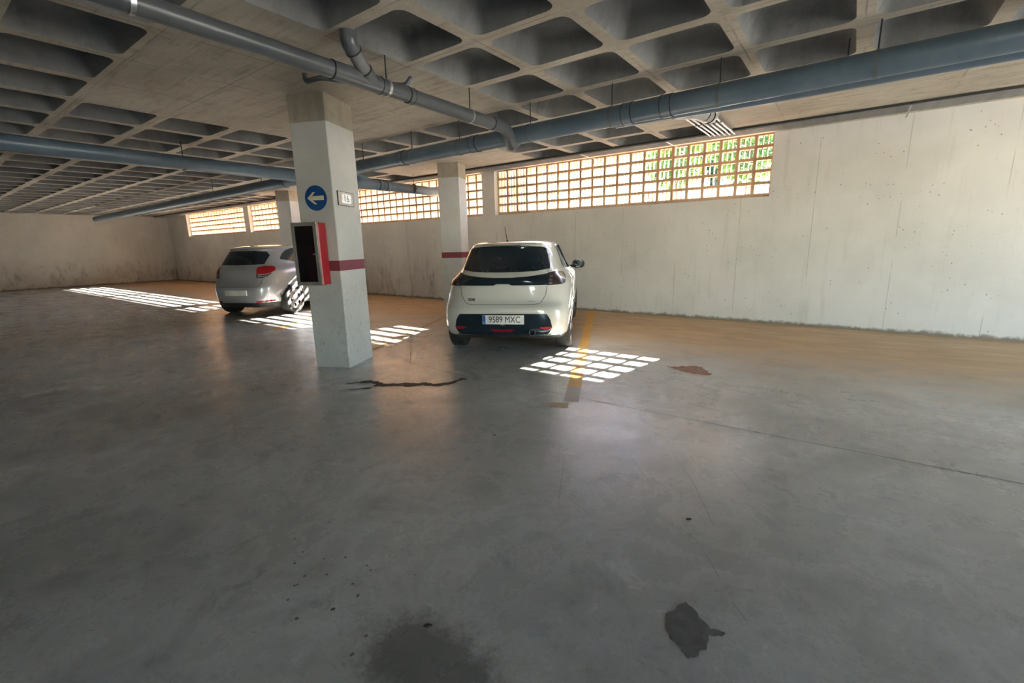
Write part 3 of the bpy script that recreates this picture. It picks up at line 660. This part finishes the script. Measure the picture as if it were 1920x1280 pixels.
def wheel(parent, x, y, sgn, r_=0.312, style='alloy', steer=0.0):
    w = .20
    t = MB().lathe([(-.5 * w, r_ * .66), (-.52 * w, r_ * .8), (-.50 * w, r_ * .93), (-.42 * w, r_ * .985), (-.25 * w, r_), (.25 * w, r_), (.42 * w, r_ * .985), (.50 * w, r_ * .93), (.52 * w, r_ * .8), (.5 * w, r_ * .66), (0, r_ * .62), (-.5 * w, r_ * .66)], 48, 'X').build('wheel', M['tyre'], parent, True, loc=(x, y, r_))
    t.rotation_euler = (0, 0, steer)
    g = MB()
    for k in range(40):          # tread grooves as raised shoulder blocks
        a = 2 * math.pi * k / 40
        for sx in (-1, 1):
            c, s_ = math.cos(a), math.sin(a); q0 = Vector((sx * .30 * w, c * (r_ + .002), s_ * (r_ + .002))); tn = Vector((0, -s_, c)) * .013; ax = Vector((.12 * w, 0, 0)); nr = Vector((0, c, s_)) * .004
            g.add([q0 - tn - ax - nr, q0 + tn - ax - nr, q0 + tn + ax - nr, q0 - tn + ax - nr, q0 - tn - ax, q0 + tn - ax, q0 + tn + ax, q0 - tn + ax], [(4, 5, 6, 7), (0, 1, 5, 4), (1, 2, 6, 5), (2, 3, 7, 6), (3, 0, 4, 7)])
    g.build('tread', M['tyre'], t)['kind'] = 'stuff'
    m = MB(); s_ = sgn
    if style == 'alloy':
        m.lathe([(s_ * .02, .001), (s_ * .02, r_ * .62), (s_ * .095, r_ * .66), (s_ * .098, r_ * .70)], 40, 'X'); m.build('rim_barrel', M['black'], t, True)
        m = MB()
        for k in range(5):
            for da in (-.17, .17):
                a = 2 * math.pi * k / 5 + da; c, q_ = math.cos(a), math.sin(a); c2, q2 = math.cos(2 * math.pi * k / 5 + da * .35), math.sin(2 * math.pi * k / 5 + da * .35)
                m.tube([(s_ * .075, c2 * .03, q2 * .03), (s_ * .090, c * r_ * .64, q_ * r_ * .64)], [.020, .013], 6)
        m.lathe([(s_ * .06, .05), (s_ * .092, .045), (s_ * .095, .001)], 20, 'X').build('spokes', M['rim'], t, True)
    else:
        m.lathe([(s_ * .03, .001), (s_ * .03, r_ * .66)], 40, 'X').build('rim_barrel', M['black'], t, True)
        m = MB(); R1, R2 = r_ * .50, r_ * .20; N = 60
        # hubcap: outer ring, hub and five broad webs that leave round holes between them
        m.lathe([(s_ * .085, r_ * .70), (s_ * .105, r_ * .67), (s_ * .108, r_ * .56), (s_ * .10, r_ * .53)], 48, 'X')
        m.lathe([(s_ * .10, r_ * .30), (s_ * .115, r_ * .22), (s_ * .12, .001)], 32, 'X')
        for k in range(5):
            a0 = 2 * math.pi * k / 5
            for i in range(6):
                pass
            vs = []; ws = [(r_ * .26, .62), (r_ * .34, .36), (r_ * .42, .30), (r_ * .50, .36), (r_ * .57, .52)]
            for rr, hw in ws:
                for da in (-hw, -hw * .4, hw * .4, hw): vs.append((s_ * (.112 - abs(da) * .012 - .01 * rr / r_), rr * math.cos(a0 + da), rr * math.sin(a0 + da)))
            m.add(vs, [(i * 4 + j, i * 4 + j + 1, i * 4 + j + 5, i * 4 + j + 4) for i in range(4) for j in range(3)])
        m.build('hubcap', M['hubcap'], t, True)
    return t
def mirror(parent, sh, x, y, z, sgn, shell_mat):
    m = MB(); vs = []; nu, nv = 16, 9
    for i in range(nv):
        b = math.pi * i / (nv - 1) - math.pi / 2
        for k in range(nu):
            a = 2 * math.pi * k / nu
            vs.append((math.copysign(abs(math.cos(a) * math.cos(b)) ** .75, math.cos(a)) * .108, math.sin(b) * .085 + .02 * math.cos(a) * sgn, math.copysign(abs(math.sin(a) * math.cos(b)) ** .8, math.sin(a)) * .076))
    m.add(vs, [(i * nu + k, i * nu + (k + 1) % nu, (i + 1) * nu + (k + 1) % nu, (i + 1) * nu + k) for i in range(nv - 1) for k in range(nu)])
    o = m.build('mirror', shell_mat, parent, True, loc=(x, y, z))
    MB().tube([(-sgn * .05, .0, -.03), (-sgn * .20, .02, -.05)], [.03, .022], 10).build('mirror_arm', M['black'], o, True)
    MB().lathe([(-.088, .001), (-.080, .06), (-.07, .066)], 20, 'Y').build('mirror_glass', M['side_glass'], o, True); return o

WB = 2.54
shellA = Shell(
    ([.19, .3, .45, .65, .85, .93, .98, 1.02, 1.06, 1.10, 1.2, 1.3, 1.36, 1.40, 1.425, 1.44], [.78, .825, .85, .862, .858, .844, .81, .765, .73, .707, .662, .618, .588, .556, .51, .43]),
    ([.19, .3, .45, .56, .62, .665, .70, .80, .88, .95, 1.0, 1.04, 1.08, 1.2, 1.30, 1.365, 1.385, 1.405, 1.42, 1.43, 1.44], [-.42, -.66, -.685, -.69, -.686, -.655, -.635, -.625, -.620, -.632, -.612, -.57, -.525, -.42, -.345, -.33, -.362, -.335, -.25, -.15, .06]),
    ([.19, .35, .6, .75, .85, .95, 1.0, 1.05, 1.1, 1.2, 1.3, 1.39, 1.425, 1.44], [3.30, 3.37, 3.36, 3.30, 3.15, 2.65, 2.35, 2.15, 2.05, 1.85, 1.62, 1.40, 1.2, .95]),
    ([.19, .45, .7, .9, 1.0, 1.1, 1.3, 1.44], [8.5, 8.0, 6.0, 4.6, 4.0, 4.2, 4.6, 3.6]),
    ([.19, .7, .9, 1.0, 1.1, 1.3, 1.44], [3.2, 3.2, 3.2, 3.2, 3.4, 3.6, 3.2]))
carO = Vector((-3.765, 5.075, 0)) + UX * 0.014
ca = empty('hatchback_car', tuple(carO), CA + R(2.6)); tag(ca, 'white hatchback parked nose to the wall, seen from behind', 'car')
zs = [.19, .22, .27, .33, .4, .47, .53, .58, .62, .645, .665, .69, .73, .78, .83, .87, .91, .94, .965, .985, 1.005, 1.025, 1.045, 1.065, 1.09, 1.13, 1.17, 1.21, 1.25, 1.29, 1.33, 1.355, 1.365, 1.373, 1.385, 1.395, 1.405, 1.413, 1.42, 1.427, 1.434, 1.44]
WA = [(.79, 0, .34), (-.79, 0, .34), (.79, WB, .34), (-.79, WB, .34)]
body = shellA.body('body', M['white_car'], ca, WA, zs); rf = shellA.rear
# rear window, light bar, lamps, bumper insert
win_top = li((-.565, 1.14), (-.55, 1.25), (-.53, 1.31), (-.50, 1.342), (-.44, 1.36), (-.3, 1.371), (0, 1.376), (.3, 1.371), (.44, 1.36), (.50, 1.342), (.53, 1.31), (.55, 1.25), (.565, 1.14))
win_bot = li((-.565, 1.085), (-.53, 1.082), (-.4, 1.064), (-.2, 1.056), (0, 1.054), (.2, 1.056), (.4, 1.064), (.53, 1.082), (.565, 1.085))
patch(rf, -.565, .565, win_top, win_bot, .004, 'rear_window', M['glass'], ca, 64, 12)
MB().box((-.2, -.369, 1.378), (.2, -.355, 1.386)).build('brake_light', M['lamp_smoke'], ca)
bar_top = li((-.60, 1.040), (-.45, 1.020), (-.3, 1.003), (-.1, .992), (.1, .992), (.3, 1.003), (.45, 1.020), (.60, 1.040))
bar_bot = li((-.6, .897), (-.115, .897), (-.075, .915), (.075, .915), (.115, .897), (.6, .897))
patch(rf, -.56, .56, bar_top, bar_bot, .010, 'light_bar', M['gloss_black'], ca, 48, 6)
for s_ in (-1, 1):
    tp = li((.55, 1.040), (.62, 1.050), (.70, 1.035), (.735, 1.0), (.75, .965)); bt = li((.55, .893), (.70, .893), (.735, .898), (.75, .91))
    f_ = lambda t, z, off, s_=s_: rf(s_ * t, z, off)
    lo = patch(f_, .553, .75, tp, bt, .016, 'tail_lamp', M['lamp_smoke'], ca, 20, 6, .02)
    for k, (a, b) in enumerate(((.905, .928), (.945, .968), (.985, 1.008))):
        patch(f_, .57, .60 + .0 * k, li((.5, b), (.8, b)), li((.5, a), (.8, a)), .0172, 'lamp_claw', M['lamp_claw'], lo, 4, 2, .004)
ins_top = li((-.617, .388), (-.60, .47), (-.565, .535), (-.54, .550), (.54, .550), (.565, .535), (.60, .47), (.617, .388))
ins_bot = li((-.617, .380), (-.595, .33), (-.565, .288), (-.1, .268), (.1, .268), (.565, .288), (.595, .33), (.617, .380))
patch(rf, -.617, .617, ins_top, ins_bot, .006, 'bumper_insert', M['gloss_black'], ca, 64, 10)
for s_ in (-1, 1):
    f_ = lambda t, z, off, s_=s_: rf(s_ * t, z, off)
    patch(f_, .47, .607, li((.47, .384), (.607, .393)), li((.47, .374), (.52, .356), (.585, .354), (.607, .386)), .010, 'reflector', M['lamp_red'], ca, 10, 2)
patch(rf, -.155, .145, li((-.155, .352), (.145, .352)), li((-.155, .345), (-.12, .318), (.11, .318), (.145, .345)), .010, 'fog_lamp', M['fog_red'], ca, 14, 2)
line_on(rf, [(-.552, .893), (-.535, .78), (-.485, .69), (-.45, .672), (-.38, .662), (0, .659), (.38, .662), (.45, .672), (.485, .69), (.535, .78), (.552, .893)], .0032, 'tailgate_seam', M['black'], ca)
for s_ in (-1, 1): line_on(rf, [(s_ * .545, 1.082), (s_ * .552, 1.04)], .003, 'tailgate_seam', M['black'], ca)
line_on(rf, [(-.60, .285), (-.1, .262), (.1, .262), (.60, .285)], .004, 'diffuser_edge', M['black'], ca)
pc = empty('number_plate', (.008, -.703, .478)); pc.parent = ca
MB().cbox((-.265, -.004, -.057), (.265, .006, .057), .001).build('plate_back', M['plate'], pc)
MB().box((-.263, -.0055, -.055), (-.222, .0, .055)).build('plate_band', M['plate_blue'], pc)['label'] = 'blue band at the left of the plate'
text_part('9589 MXC', 'plate_characters', 0.112, M['ink'], pc, (.019, -.0055, -.001), (R(90), 0, 0), .001, .80)
text_part('E', 'plate_characters', 0.030, M['plate'], pc, (-.243, -.0065, -.034), (R(90), 0, 0), .001)
b2 = rf(-.405, .722, .004); text_part('208', 'model_badge', 0.052, M['ink'], ca, b2, (R(90), 0, R(-4)), .003, 1.25)
b3 = rf(.36, .70, .004); MB().box((-.04, -.003, -.003), (.04, .003, .003)).build('trim_badge', M['chrome'], ca, loc=b3)
MB().add([(-.03, -.694, .405), (.03, -.694, .405), (.016, -.694, .418), (-.016, -.694, .418)], [(0, 1, 2, 3)]).build('plate_lamp', M['chrome'], ca)
ex = MB().lathe([(-.66, .030), (-.69, .034), (-.69, .042), (-.56, .042)], 24, 'Y', (.37, 0, .315)).build('exhaust_tip', M['rim'], ca, True)
# right and left glass and door lines
for s_ in (-1, 1):
    f_ = lambda t, z, off, s_=s_: shellA.side(t, z, s_, off)
    g_top = li((.32, 1.12), (.40, 1.24), (.55, 1.345), (.75, 1.375), (1.2, 1.378), (1.45, 1.345), (1.75, 1.20), (2.0, 1.04)); g_bot = li((.32, 1.10), (.6, 1.045), (1.2, 1.03), (2.0, 1.02))
    patch(f_, .32, 1.99, g_top, g_bot, .004, 'side_window', M['side_glass'], ca, 36, 6)
    MB().tube([f_(1.02, z, .006) for z in np.linspace(1.035, 1.376, 6)], .016, 6).build('door_pillar', M['gloss_black'], ca, True)
    line_on(f_, [(.30, 1.10), (.42, 1.26), (.56, 1.36), (.78, 1.388), (1.2, 1.392), (1.48, 1.355)], .007, 'window_trim', M['gloss_black'], ca)
    line_on(f_, [(.36, .98), (.42, .75), (.40, .60)], .003, 'door_seam', M['black'], ca)
    line_on(f_, [(1.06, 1.02), (1.05, .6), (1.05, .26)], .003, 'door_seam', M['black'], ca)
    patch(f_, .45, 2.15, li((0, .30), (3, .30)), li((0, .20), (3, .20)), .006, 'sill_trim', M['black'], ca, 20, 2)
    mirror(ca, shellA, s_ * .895, 1.82, 1.045, s_, M['gloss_black'])
    for y in (0, WB):
        wheel(ca, s_ * .732, y, s_, steer=R(-4) if y else 0)
        arc = [f_(y + .352 * math.cos(R(a)), max(.215, .31 + .352 * math.sin(R(a))), .001) for a in range(0, 181, 9)]
        MB().tube(arc, .009, 6).build('arch_trim', M['black'], ca, True)
patch(shellA.front, -.62, .62, li((-.62, 1.36), (.62, 1.36)), li((-.62, 1.06), (.62, 1.06)), .004, 'windscreen', M['glass'], ca, 24, 8)
MB().tube([(-.03, .0, 1.425), (-.03, .0, 1.447), (-.032, -.02, 1.455), (-.05, -.07, 1.622)], [.022, .014, .0055, .0035], 10).build('antenna', M['black'], ca, True)

# silver hatchback at left
W2 = 2.61
shellB = Shell(
    ([.2, .32, .5, .7, .9, .98, 1.04, 1.08, 1.12, 1.2, 1.3, 1.40, 1.44, 1.465, 1.48, 1.49], [.78, .83, .862, .880, .875, .855, .81, .775, .75, .715, .67, .615, .58, .53, .46, .38]),
    ([.2, .32, .5, .62, .70, .78, .9, 1.0, 1.05, 1.1, 1.2, 1.3, 1.38, 1.40, 1.43, 1.455, 1.47, 1.49], [-.62, -.69, -.715, -.71, -.675, -.655, -.645, -.635, -.61, -.575, -.51, -.44, -.39, -.42, -.40, -.30, -.15, .1]),
    ([.2, .35, .6, .75, .85, .95, 1.0, 1.05, 1.1, 1.2, 1.3, 1.42, 1.47, 1.49], [3.45, 3.52, 3.50, 3.42, 3.2, 2.7, 2.45, 2.25, 2.1, 1.9, 1.7, 1.45, 1.2, .95]),
    ([.2, .7, .9, 1.05, 1.2, 1.4, 1.49], [4.4, 4.2, 3.8, 3.6, 3.6, 3.6, 3.2]),
    ([.2, .7, 1.0, 1.3, 1.49], [3.2, 3.2, 3.2, 3.5, 3.2]))
cB = Vector((-9.875, 5.268, 0)) - UX * 0.855 + VY * 0.06
cb2 = empty('hatchback_car', tuple(cB), CA); tag(cb2, 'silver hatchback parked left of the near column', 'car')
zs2 = [.2, .24, .3, .38, .46, .54, .6, .65, .69, .73, .78, .84, .9, .95, .99, 1.03, 1.06, 1.09, 1.12, 1.17, 1.22, 1.27, 1.32, 1.36, 1.385, 1.40, 1.42, 1.44, 1.455, 1.47, 1.48, 1.49]
WA2 = [(.80, 0, .35), (-.80, 0, .35), (.80, W2, .35), (-.80, W2, .35)]
shellB.body('body', M['silver_car'], cb2, WA2, zs2); rb = shellB.rear
patch(rb, -.53, .53, li((-.53, 1.28), (-.47, 1.355), (-.3, 1.375), (.3, 1.375), (.47, 1.355), (.53, 1.28)), li((-.6, 1.10), (0, 1.085), (.6, 1.10)), .004, 'rear_window', M['glass'], cb2, 36, 8)
for s_ in (-1, 1):
    f_ = lambda t, z, off, s_=s_: rb(s_ * t, z, off)
    lo = patch(f_, .46, .70, li((.46, 1.045), (.55, 1.065), (.63, 1.06), (.675, 1.035), (.70, .985)), li((.46, .905), (.60, .90), (.66, .915), (.70, .96)), .014, 'tail_lamp', M['lamp_red'], cb2, 18, 8, .02)
    patch(f_, .46, .675, li((.46, .898), (.60, .897), (.675, .91)), li((.46, .815), (.56, .815), (.62, .84), (.675, .90)), .0135, 'lamp_base', M['black'], lo, 12, 4, .02)
    patch(f_, .49, .655, li((.49, .893), (.655, .90)), li((.49, .868), (.655, .888)), .016, 'reversing_lens', M['lamp_clear'], lo, 8, 2, .003)
    patch(f_, .48, .62, li((.48, .855), (.62, .865)), li((.48, .832), (.62, .848)), .016, 'reversing_lens', M['lamp_clear'], lo, 8, 2, .003)
    g_ = lambda t, z, off, s_=s_: shellB.side(t, z, s_, off)
    patch(g_, -.06, 2.0, li((-.06, 1.205), (.04, 1.30), (.2, 1.38), (.4, 1.42), (.7, 1.44), (1.2, 1.445), (1.5, 1.39), (2.0, 1.08)), li((-.06, 1.19), (.35, 1.105), (2.0, 1.06)), .004, 'side_window', M['side_glass'], cb2, 36, 6)
    for y in (.50, 1.12): MB().tube([g_(y, z, .006) for z in np.linspace(1.09, 1.41, 6)], .018, 6).build('door_pillar', M['gloss_black'], cb2, True)
    line_on(g_, [(.30, 1.08), (.46, .85), (.44, .62)], .003, 'door_seam', M['black'], cb2)
    line_on(g_, [(1.12, 1.06), (1.10, .3)], .003, 'door_seam', M['black'], cb2)
    mirror(cb2, shellB, s_ * .93, 1.95, 1.08, s_, M['silver_car'])
    for y in (0, W2):
        wheel(cb2, s_ * .765, y, s_, .315, 'cap')
        MB().tube([g_(y + .357 * math.cos(R(a)), max(.225, .31 + .357 * math.sin(R(a))), .001) for a in range(0, 181, 9)], .008, 6).build('arch_trim', M['silver_car'], cb2, True)
    patch(f_, .42, .70, li((.42, .335), (.70, .35)), li((.42, .30), (.70, .32)), .006, 'reflector', M['lamp_red'], cb2, 8, 2)
patch(rb, -.68, .68, li((-.68, .30), (.68, .30)), li((-.68, .215), (.68, .215)), .006, 'bumper_skirt', M['black'], cb2, 30, 3)
line_on(rb, [(-.56, .84), (-.55, .72), (-.5, .64), (.5, .64), (.55, .72), (.56, .84)], .003, 'tailgate_seam', M['black'], cb2)
MB().box((-.26, -.735, .46), (.26, -.715, .57)).build('number_plate', M['plate'], cb2)
patch(shellB.front, -.62, .62, li((-.62, 1.42), (.62, 1.42)), li((-.62, 1.1), (.62, 1.1)), .004, 'windscreen', M['glass'], cb2, 24, 8)

# ------------------------------------------------------------------ floor paint and marks
def paint(pts, w, name, mat, label, cat, group=None):
    o = strip(pts, w, 0.0016).build(name, mat); return tag(o, label, cat, group)
paint([(-4.26, 8.60), (-2.08, 3.84)], 0.135, 'bay_line', M['yellow'], 'worn yellow bay line on the floor right of the white car', 'floor line')
paint([(-2.035, 3.265), (-1.87, 3.345)], 0.12, 'bay_corner_mark', M['ochre'], 'short faded ochre corner mark at the near end of the yellow line', 'floor line')
paint([(-2.073, 3.825), (-1.90, 3.45)], 0.135, 'bay_line', M['faded'], 'rubbed-out pinkish near end of the yellow bay line', 'floor line')
paint([(-7.4, 8.58), (-5.22, 3.80)], 0.10, 'bay_line', M['ochre'], 'faint ochre bay line between the near column and the white car', 'floor line')
paint([(-11.6, 8.58), (-8.10, 3.9)], 0.11, 'bay_line', M['yellow'], 'yellow bay line right of the silver car', 'floor line')
def blob(cx, cy, outline, name, mat, label, cat, z=.0018, jit=.0, group=None, sub=5, seed=1):
    rnd = random.Random(seed); pts = []
    n = len(outline)
    for i in range(n):
        a, b = Vector((*outline[i], 0)), Vector((*outline[(i + 1) % n], 0)); d = b - a; nn = Vector((-d.y, d.x, 0))
        for k in range(sub): pts.append(a + d * k / sub + nn * rnd.uniform(-jit, jit) * (1 if k else .4))
    bm = bmesh.new(); f = bm.faces.new([bm.verts.new((p.x - cx, p.y - cy, 0)) for p in pts]); bmesh.ops.triangulate(bm, faces=[f]); bmesh.ops.recalc_face_normals(bm, faces=bm.faces)
    for f in bm.faces:
        if f.normal.z < 0: f.normal_flip()
    me = bpy.data.meshes.new(name); bm.to_mesh(me); bm.free(); me.materials.append(mat); o = bpy.data.objects.new(name, me); COL.objects.link(o); o.location = (cx, cy, z)
    return tag(o, label, cat, group)
top = [(-4.10, 2.80), (-4.03, 2.90), (-3.90, 2.90), (-3.80, 2.88), (-3.66, 3.01), (-3.52, 3.08), (-3.46, 3.165), (-3.34, 3.155), (-3.255, 3.27), (-3.235, 3.38), (-3.26, 3.47), (-3.18, 3.50)]
bot_ = [(-3.17, 3.47), (-3.205, 3.40), (-3.195, 3.33), (-3.20, 3.22), (-3.29, 3.09), (-3.42, 3.08), (-3.46, 2.99), (-3.62, 2.90), (-3.72, 2.84), (-3.84, 2.76), (-3.86, 2.82), (-3.95, 2.82), (-4.05, 2.80)]
blob(-3.6, 3.0, top + bot_, 'wet_streak', M['wet'], 'dark wet streak on the floor in front of the near column', 'stain', jit=.14, sub=4, seed=3)
blob(-3.86, 2.66, [(-4.0, 2.50), (-3.9, 2.60), (-3.80, 2.74), (-3.79, 2.69), (-3.82, 2.655), (-3.92, 2.56)], 'wet_streak', M['wet'], 'small thin wet streak beside the long wet streak', 'stain', jit=.12, sub=3, seed=5)
blob(-3.98, 2.82, [(-4.20, 2.60), (-4.12, 2.72), (-4.06, 2.80), (-3.98, 2.855), (-3.92, 2.86), (-3.96, 2.82), (-4.05, 2.745), (-4.13, 2.655)], 'wet_streak', M['wet'], 'forked left tip of the long wet streak', 'stain', jit=.16, sub=4, seed=9, z=.0015)
blob(-1.32, 5.05, [(-1.56, 5.06), (-1.44, 5.14), (-1.30, 5.26), (-1.20, 5.24), (-1.12, 5.06), (-1.05, 5.0), (-1.08, 4.94), (-1.2, 4.92), (-1.33, 4.94), (-1.45, 5.0)], 'rust_stain', M['rust'], 'rust red stain on the floor right of the sunlit grid', 'stain', jit=.14, seed=8)
blob(-.33, 1.52, [(-.43, 1.535), (-.405, 1.585), (-.385, 1.64), (-.36, 1.625), (-.31, 1.585), (-.275, 1.56), (-.225, 1.575), (-.225, 1.555), (-.27, 1.525), (-.262, 1.47), (-.285, 1.405), (-.31, 1.385), (-.345, 1.42), (-.385, 1.435), (-.415, 1.48)], 'cement_smear', M['patch'], 'grey cement smear on the floor at the lower right', 'stain', jit=.10, seed=4)
SPOTS = [(553, 1010, 7), (552, 1098, 7), (571, 1080, 8), (558, 1096, 6), (624, 1142, 11), (556, 1160, 10), (648, 1045, 7), (608, 1047, 5), (688, 1060, 6), (695, 1069, 5), (671, 1117, 9), (686, 1192, 9), (660, 1227, 10), (540, 1124, 7), (568, 1035, 6), (553, 1056, 6), (613, 1077, 7), (661, 1095, 7), (545, 887, 4), (529, 914, 4), (618, 979, 5), (575, 970, 4)]
for i, (px, py, rp) in enumerate(SPOTS):
    dv = _x * (px - 960) - _y * (py - 640) - _z * FPX; t = -CAMH / dv.z; g_ = Vector((0, 0, CAMH)) + dv * t; rr = rp * .42 * t
    blob(g_.x, g_.y, [(g_.x + rr * math.cos(a) * random.uniform(.7, 1.2), g_.y + rr * math.sin(a) * random.uniform(.7, 1.2)) for a in np.linspace(0, 5.6, 9)], 'oil_drop', M['oil'], 'small dark drop stain on the bare floor at lower left', 'stain', z=.0013, sub=1, group='oil drops at lower left', seed=i)
def debris(x, y, s_, label, name):
    bm = bmesh.new(); bmesh.ops.create_icosphere(bm, subdivisions=2, radius=1); rnd = random.Random(int(x * 100))
    for v in bm.verts: v.co = Vector((v.co.x * s_ * 1.3, v.co.y * s_ * .7, max(v.co.z, -.55) * s_ * .35)) * rnd.uniform(.75, 1.15)
    me = bpy.data.meshes.new(name); bm.to_mesh(me); bm.free(); me.materials.append(M['leaf']); o = bpy.data.objects.new(name, me); COL.objects.link(o); o.location = (x, y, s_ * .16); o.rotation_euler = (0, 0, .9); return tag(o, label, 'debris')
debris(-1.14, .97, .014, 'black clump of dirt lying on the oil stain at the bottom', 'dirt_clump')
debris(-.53, 2.21, .012, 'dead brown leaf scrap lying on the floor at right', 'leaf_scrap')
debris(-2.02, 2.49, .012, 'tiny dark crumb lying on the floor in the middle', 'dirt_crumb')

# ------------------------------------------------------------------ outside
m = MB(); nx, ny = 40, 14
for j in range(ny + 1):
    y = YW + T_WALL + j * 2.6
    for i in range(nx + 1):
        x = -45 + i * 2.2; z = 1.85 + max(0, (y - 10)) * .145 + .12 * math.sin(x * .7 + j) if y < 24 else 3.9 + .12 * math.sin(x)
        m.v.append((x, y, z))
m.f = [(j * (nx + 1) + i, j * (nx + 1) + i + 1, (j + 1) * (nx + 1) + i + 1, (j + 1) * (nx + 1) + i) for j in range(ny) for i in range(nx)]; m.mi = [0] * len(m.f)
structure(m.build('terrain', M['ground'], None, True), 'pale dry bank outside the lattice')
structure(MB().box((XR + .3, -30, -.3), (XR + 40, YW, 0)).build('forecourt', M['ground']), 'pale ground outside the vehicle entrance')
def tree(x, y, z, h, rad, label, seed, n=2500, mat=None, mid=.62, half=.46, ls=(.05, .11)):
    rnd = random.Random(seed); o = tag(empty('tree', (x, y, z)), label, 'tree', 'trees outside the lattice')
    MB().tube([(0, 0, -.3), (.05, .02, h * .3), (-.04, .05, h * .6), (.06, 0, h * .85)], [.12, .09, .06, .02], 8).build('trunk', M['bark'], o, True)
    m = MB()
    for k in range(n):
        while True:
            p = Vector((rnd.uniform(-1, 1), rnd.uniform(-1, 1), rnd.uniform(-1, 1)))
            if .25 < p.length < 1: break
        p = Vector((p.x * rad, p.y * rad, h * mid + p.z * h * half * (.5 if half == 1.0 else 1))); a = Vector((rnd.gauss(0, 1), rnd.gauss(0, 1), rnd.gauss(0, 1))).normalized(); b = a.orthogonal().normalized(); s_ = rnd.uniform(*ls)
        m.add([p - a * s_, p + b * s_ * .5, p + a * s_, p - b * s_ * .5], [(0, 1, 2, 3)])
    m.build('foliage', mat or M['leaves'], o, fix=False)['kind'] = 'stuff'
for i, (x, y, h, rad) in enumerate([(-4.15, 13.4, 2.35, .9), (-2.25, 13.0, 2.35, .9), (-0.4, 13.5, 2.35, .9)]):
    tree(x, y, 1.85 + (y - 10) * .145, h, rad, ['leafy green tree outside, leftmost through the lattice', 'middle one of the three leafy green trees outside the lattice', 'bright green tree outside the right end of the lattice'][i], 20 + i)
tree(-4.68, 20.2, 3.3, 8.8, .56, 'tall dark cypress added outside to keep sun off the far column', 31, 12000, M['cypress'], .5, 1.0, (.09, .16))  # added blocker: its unseen dense crown keeps direct sun off the far column
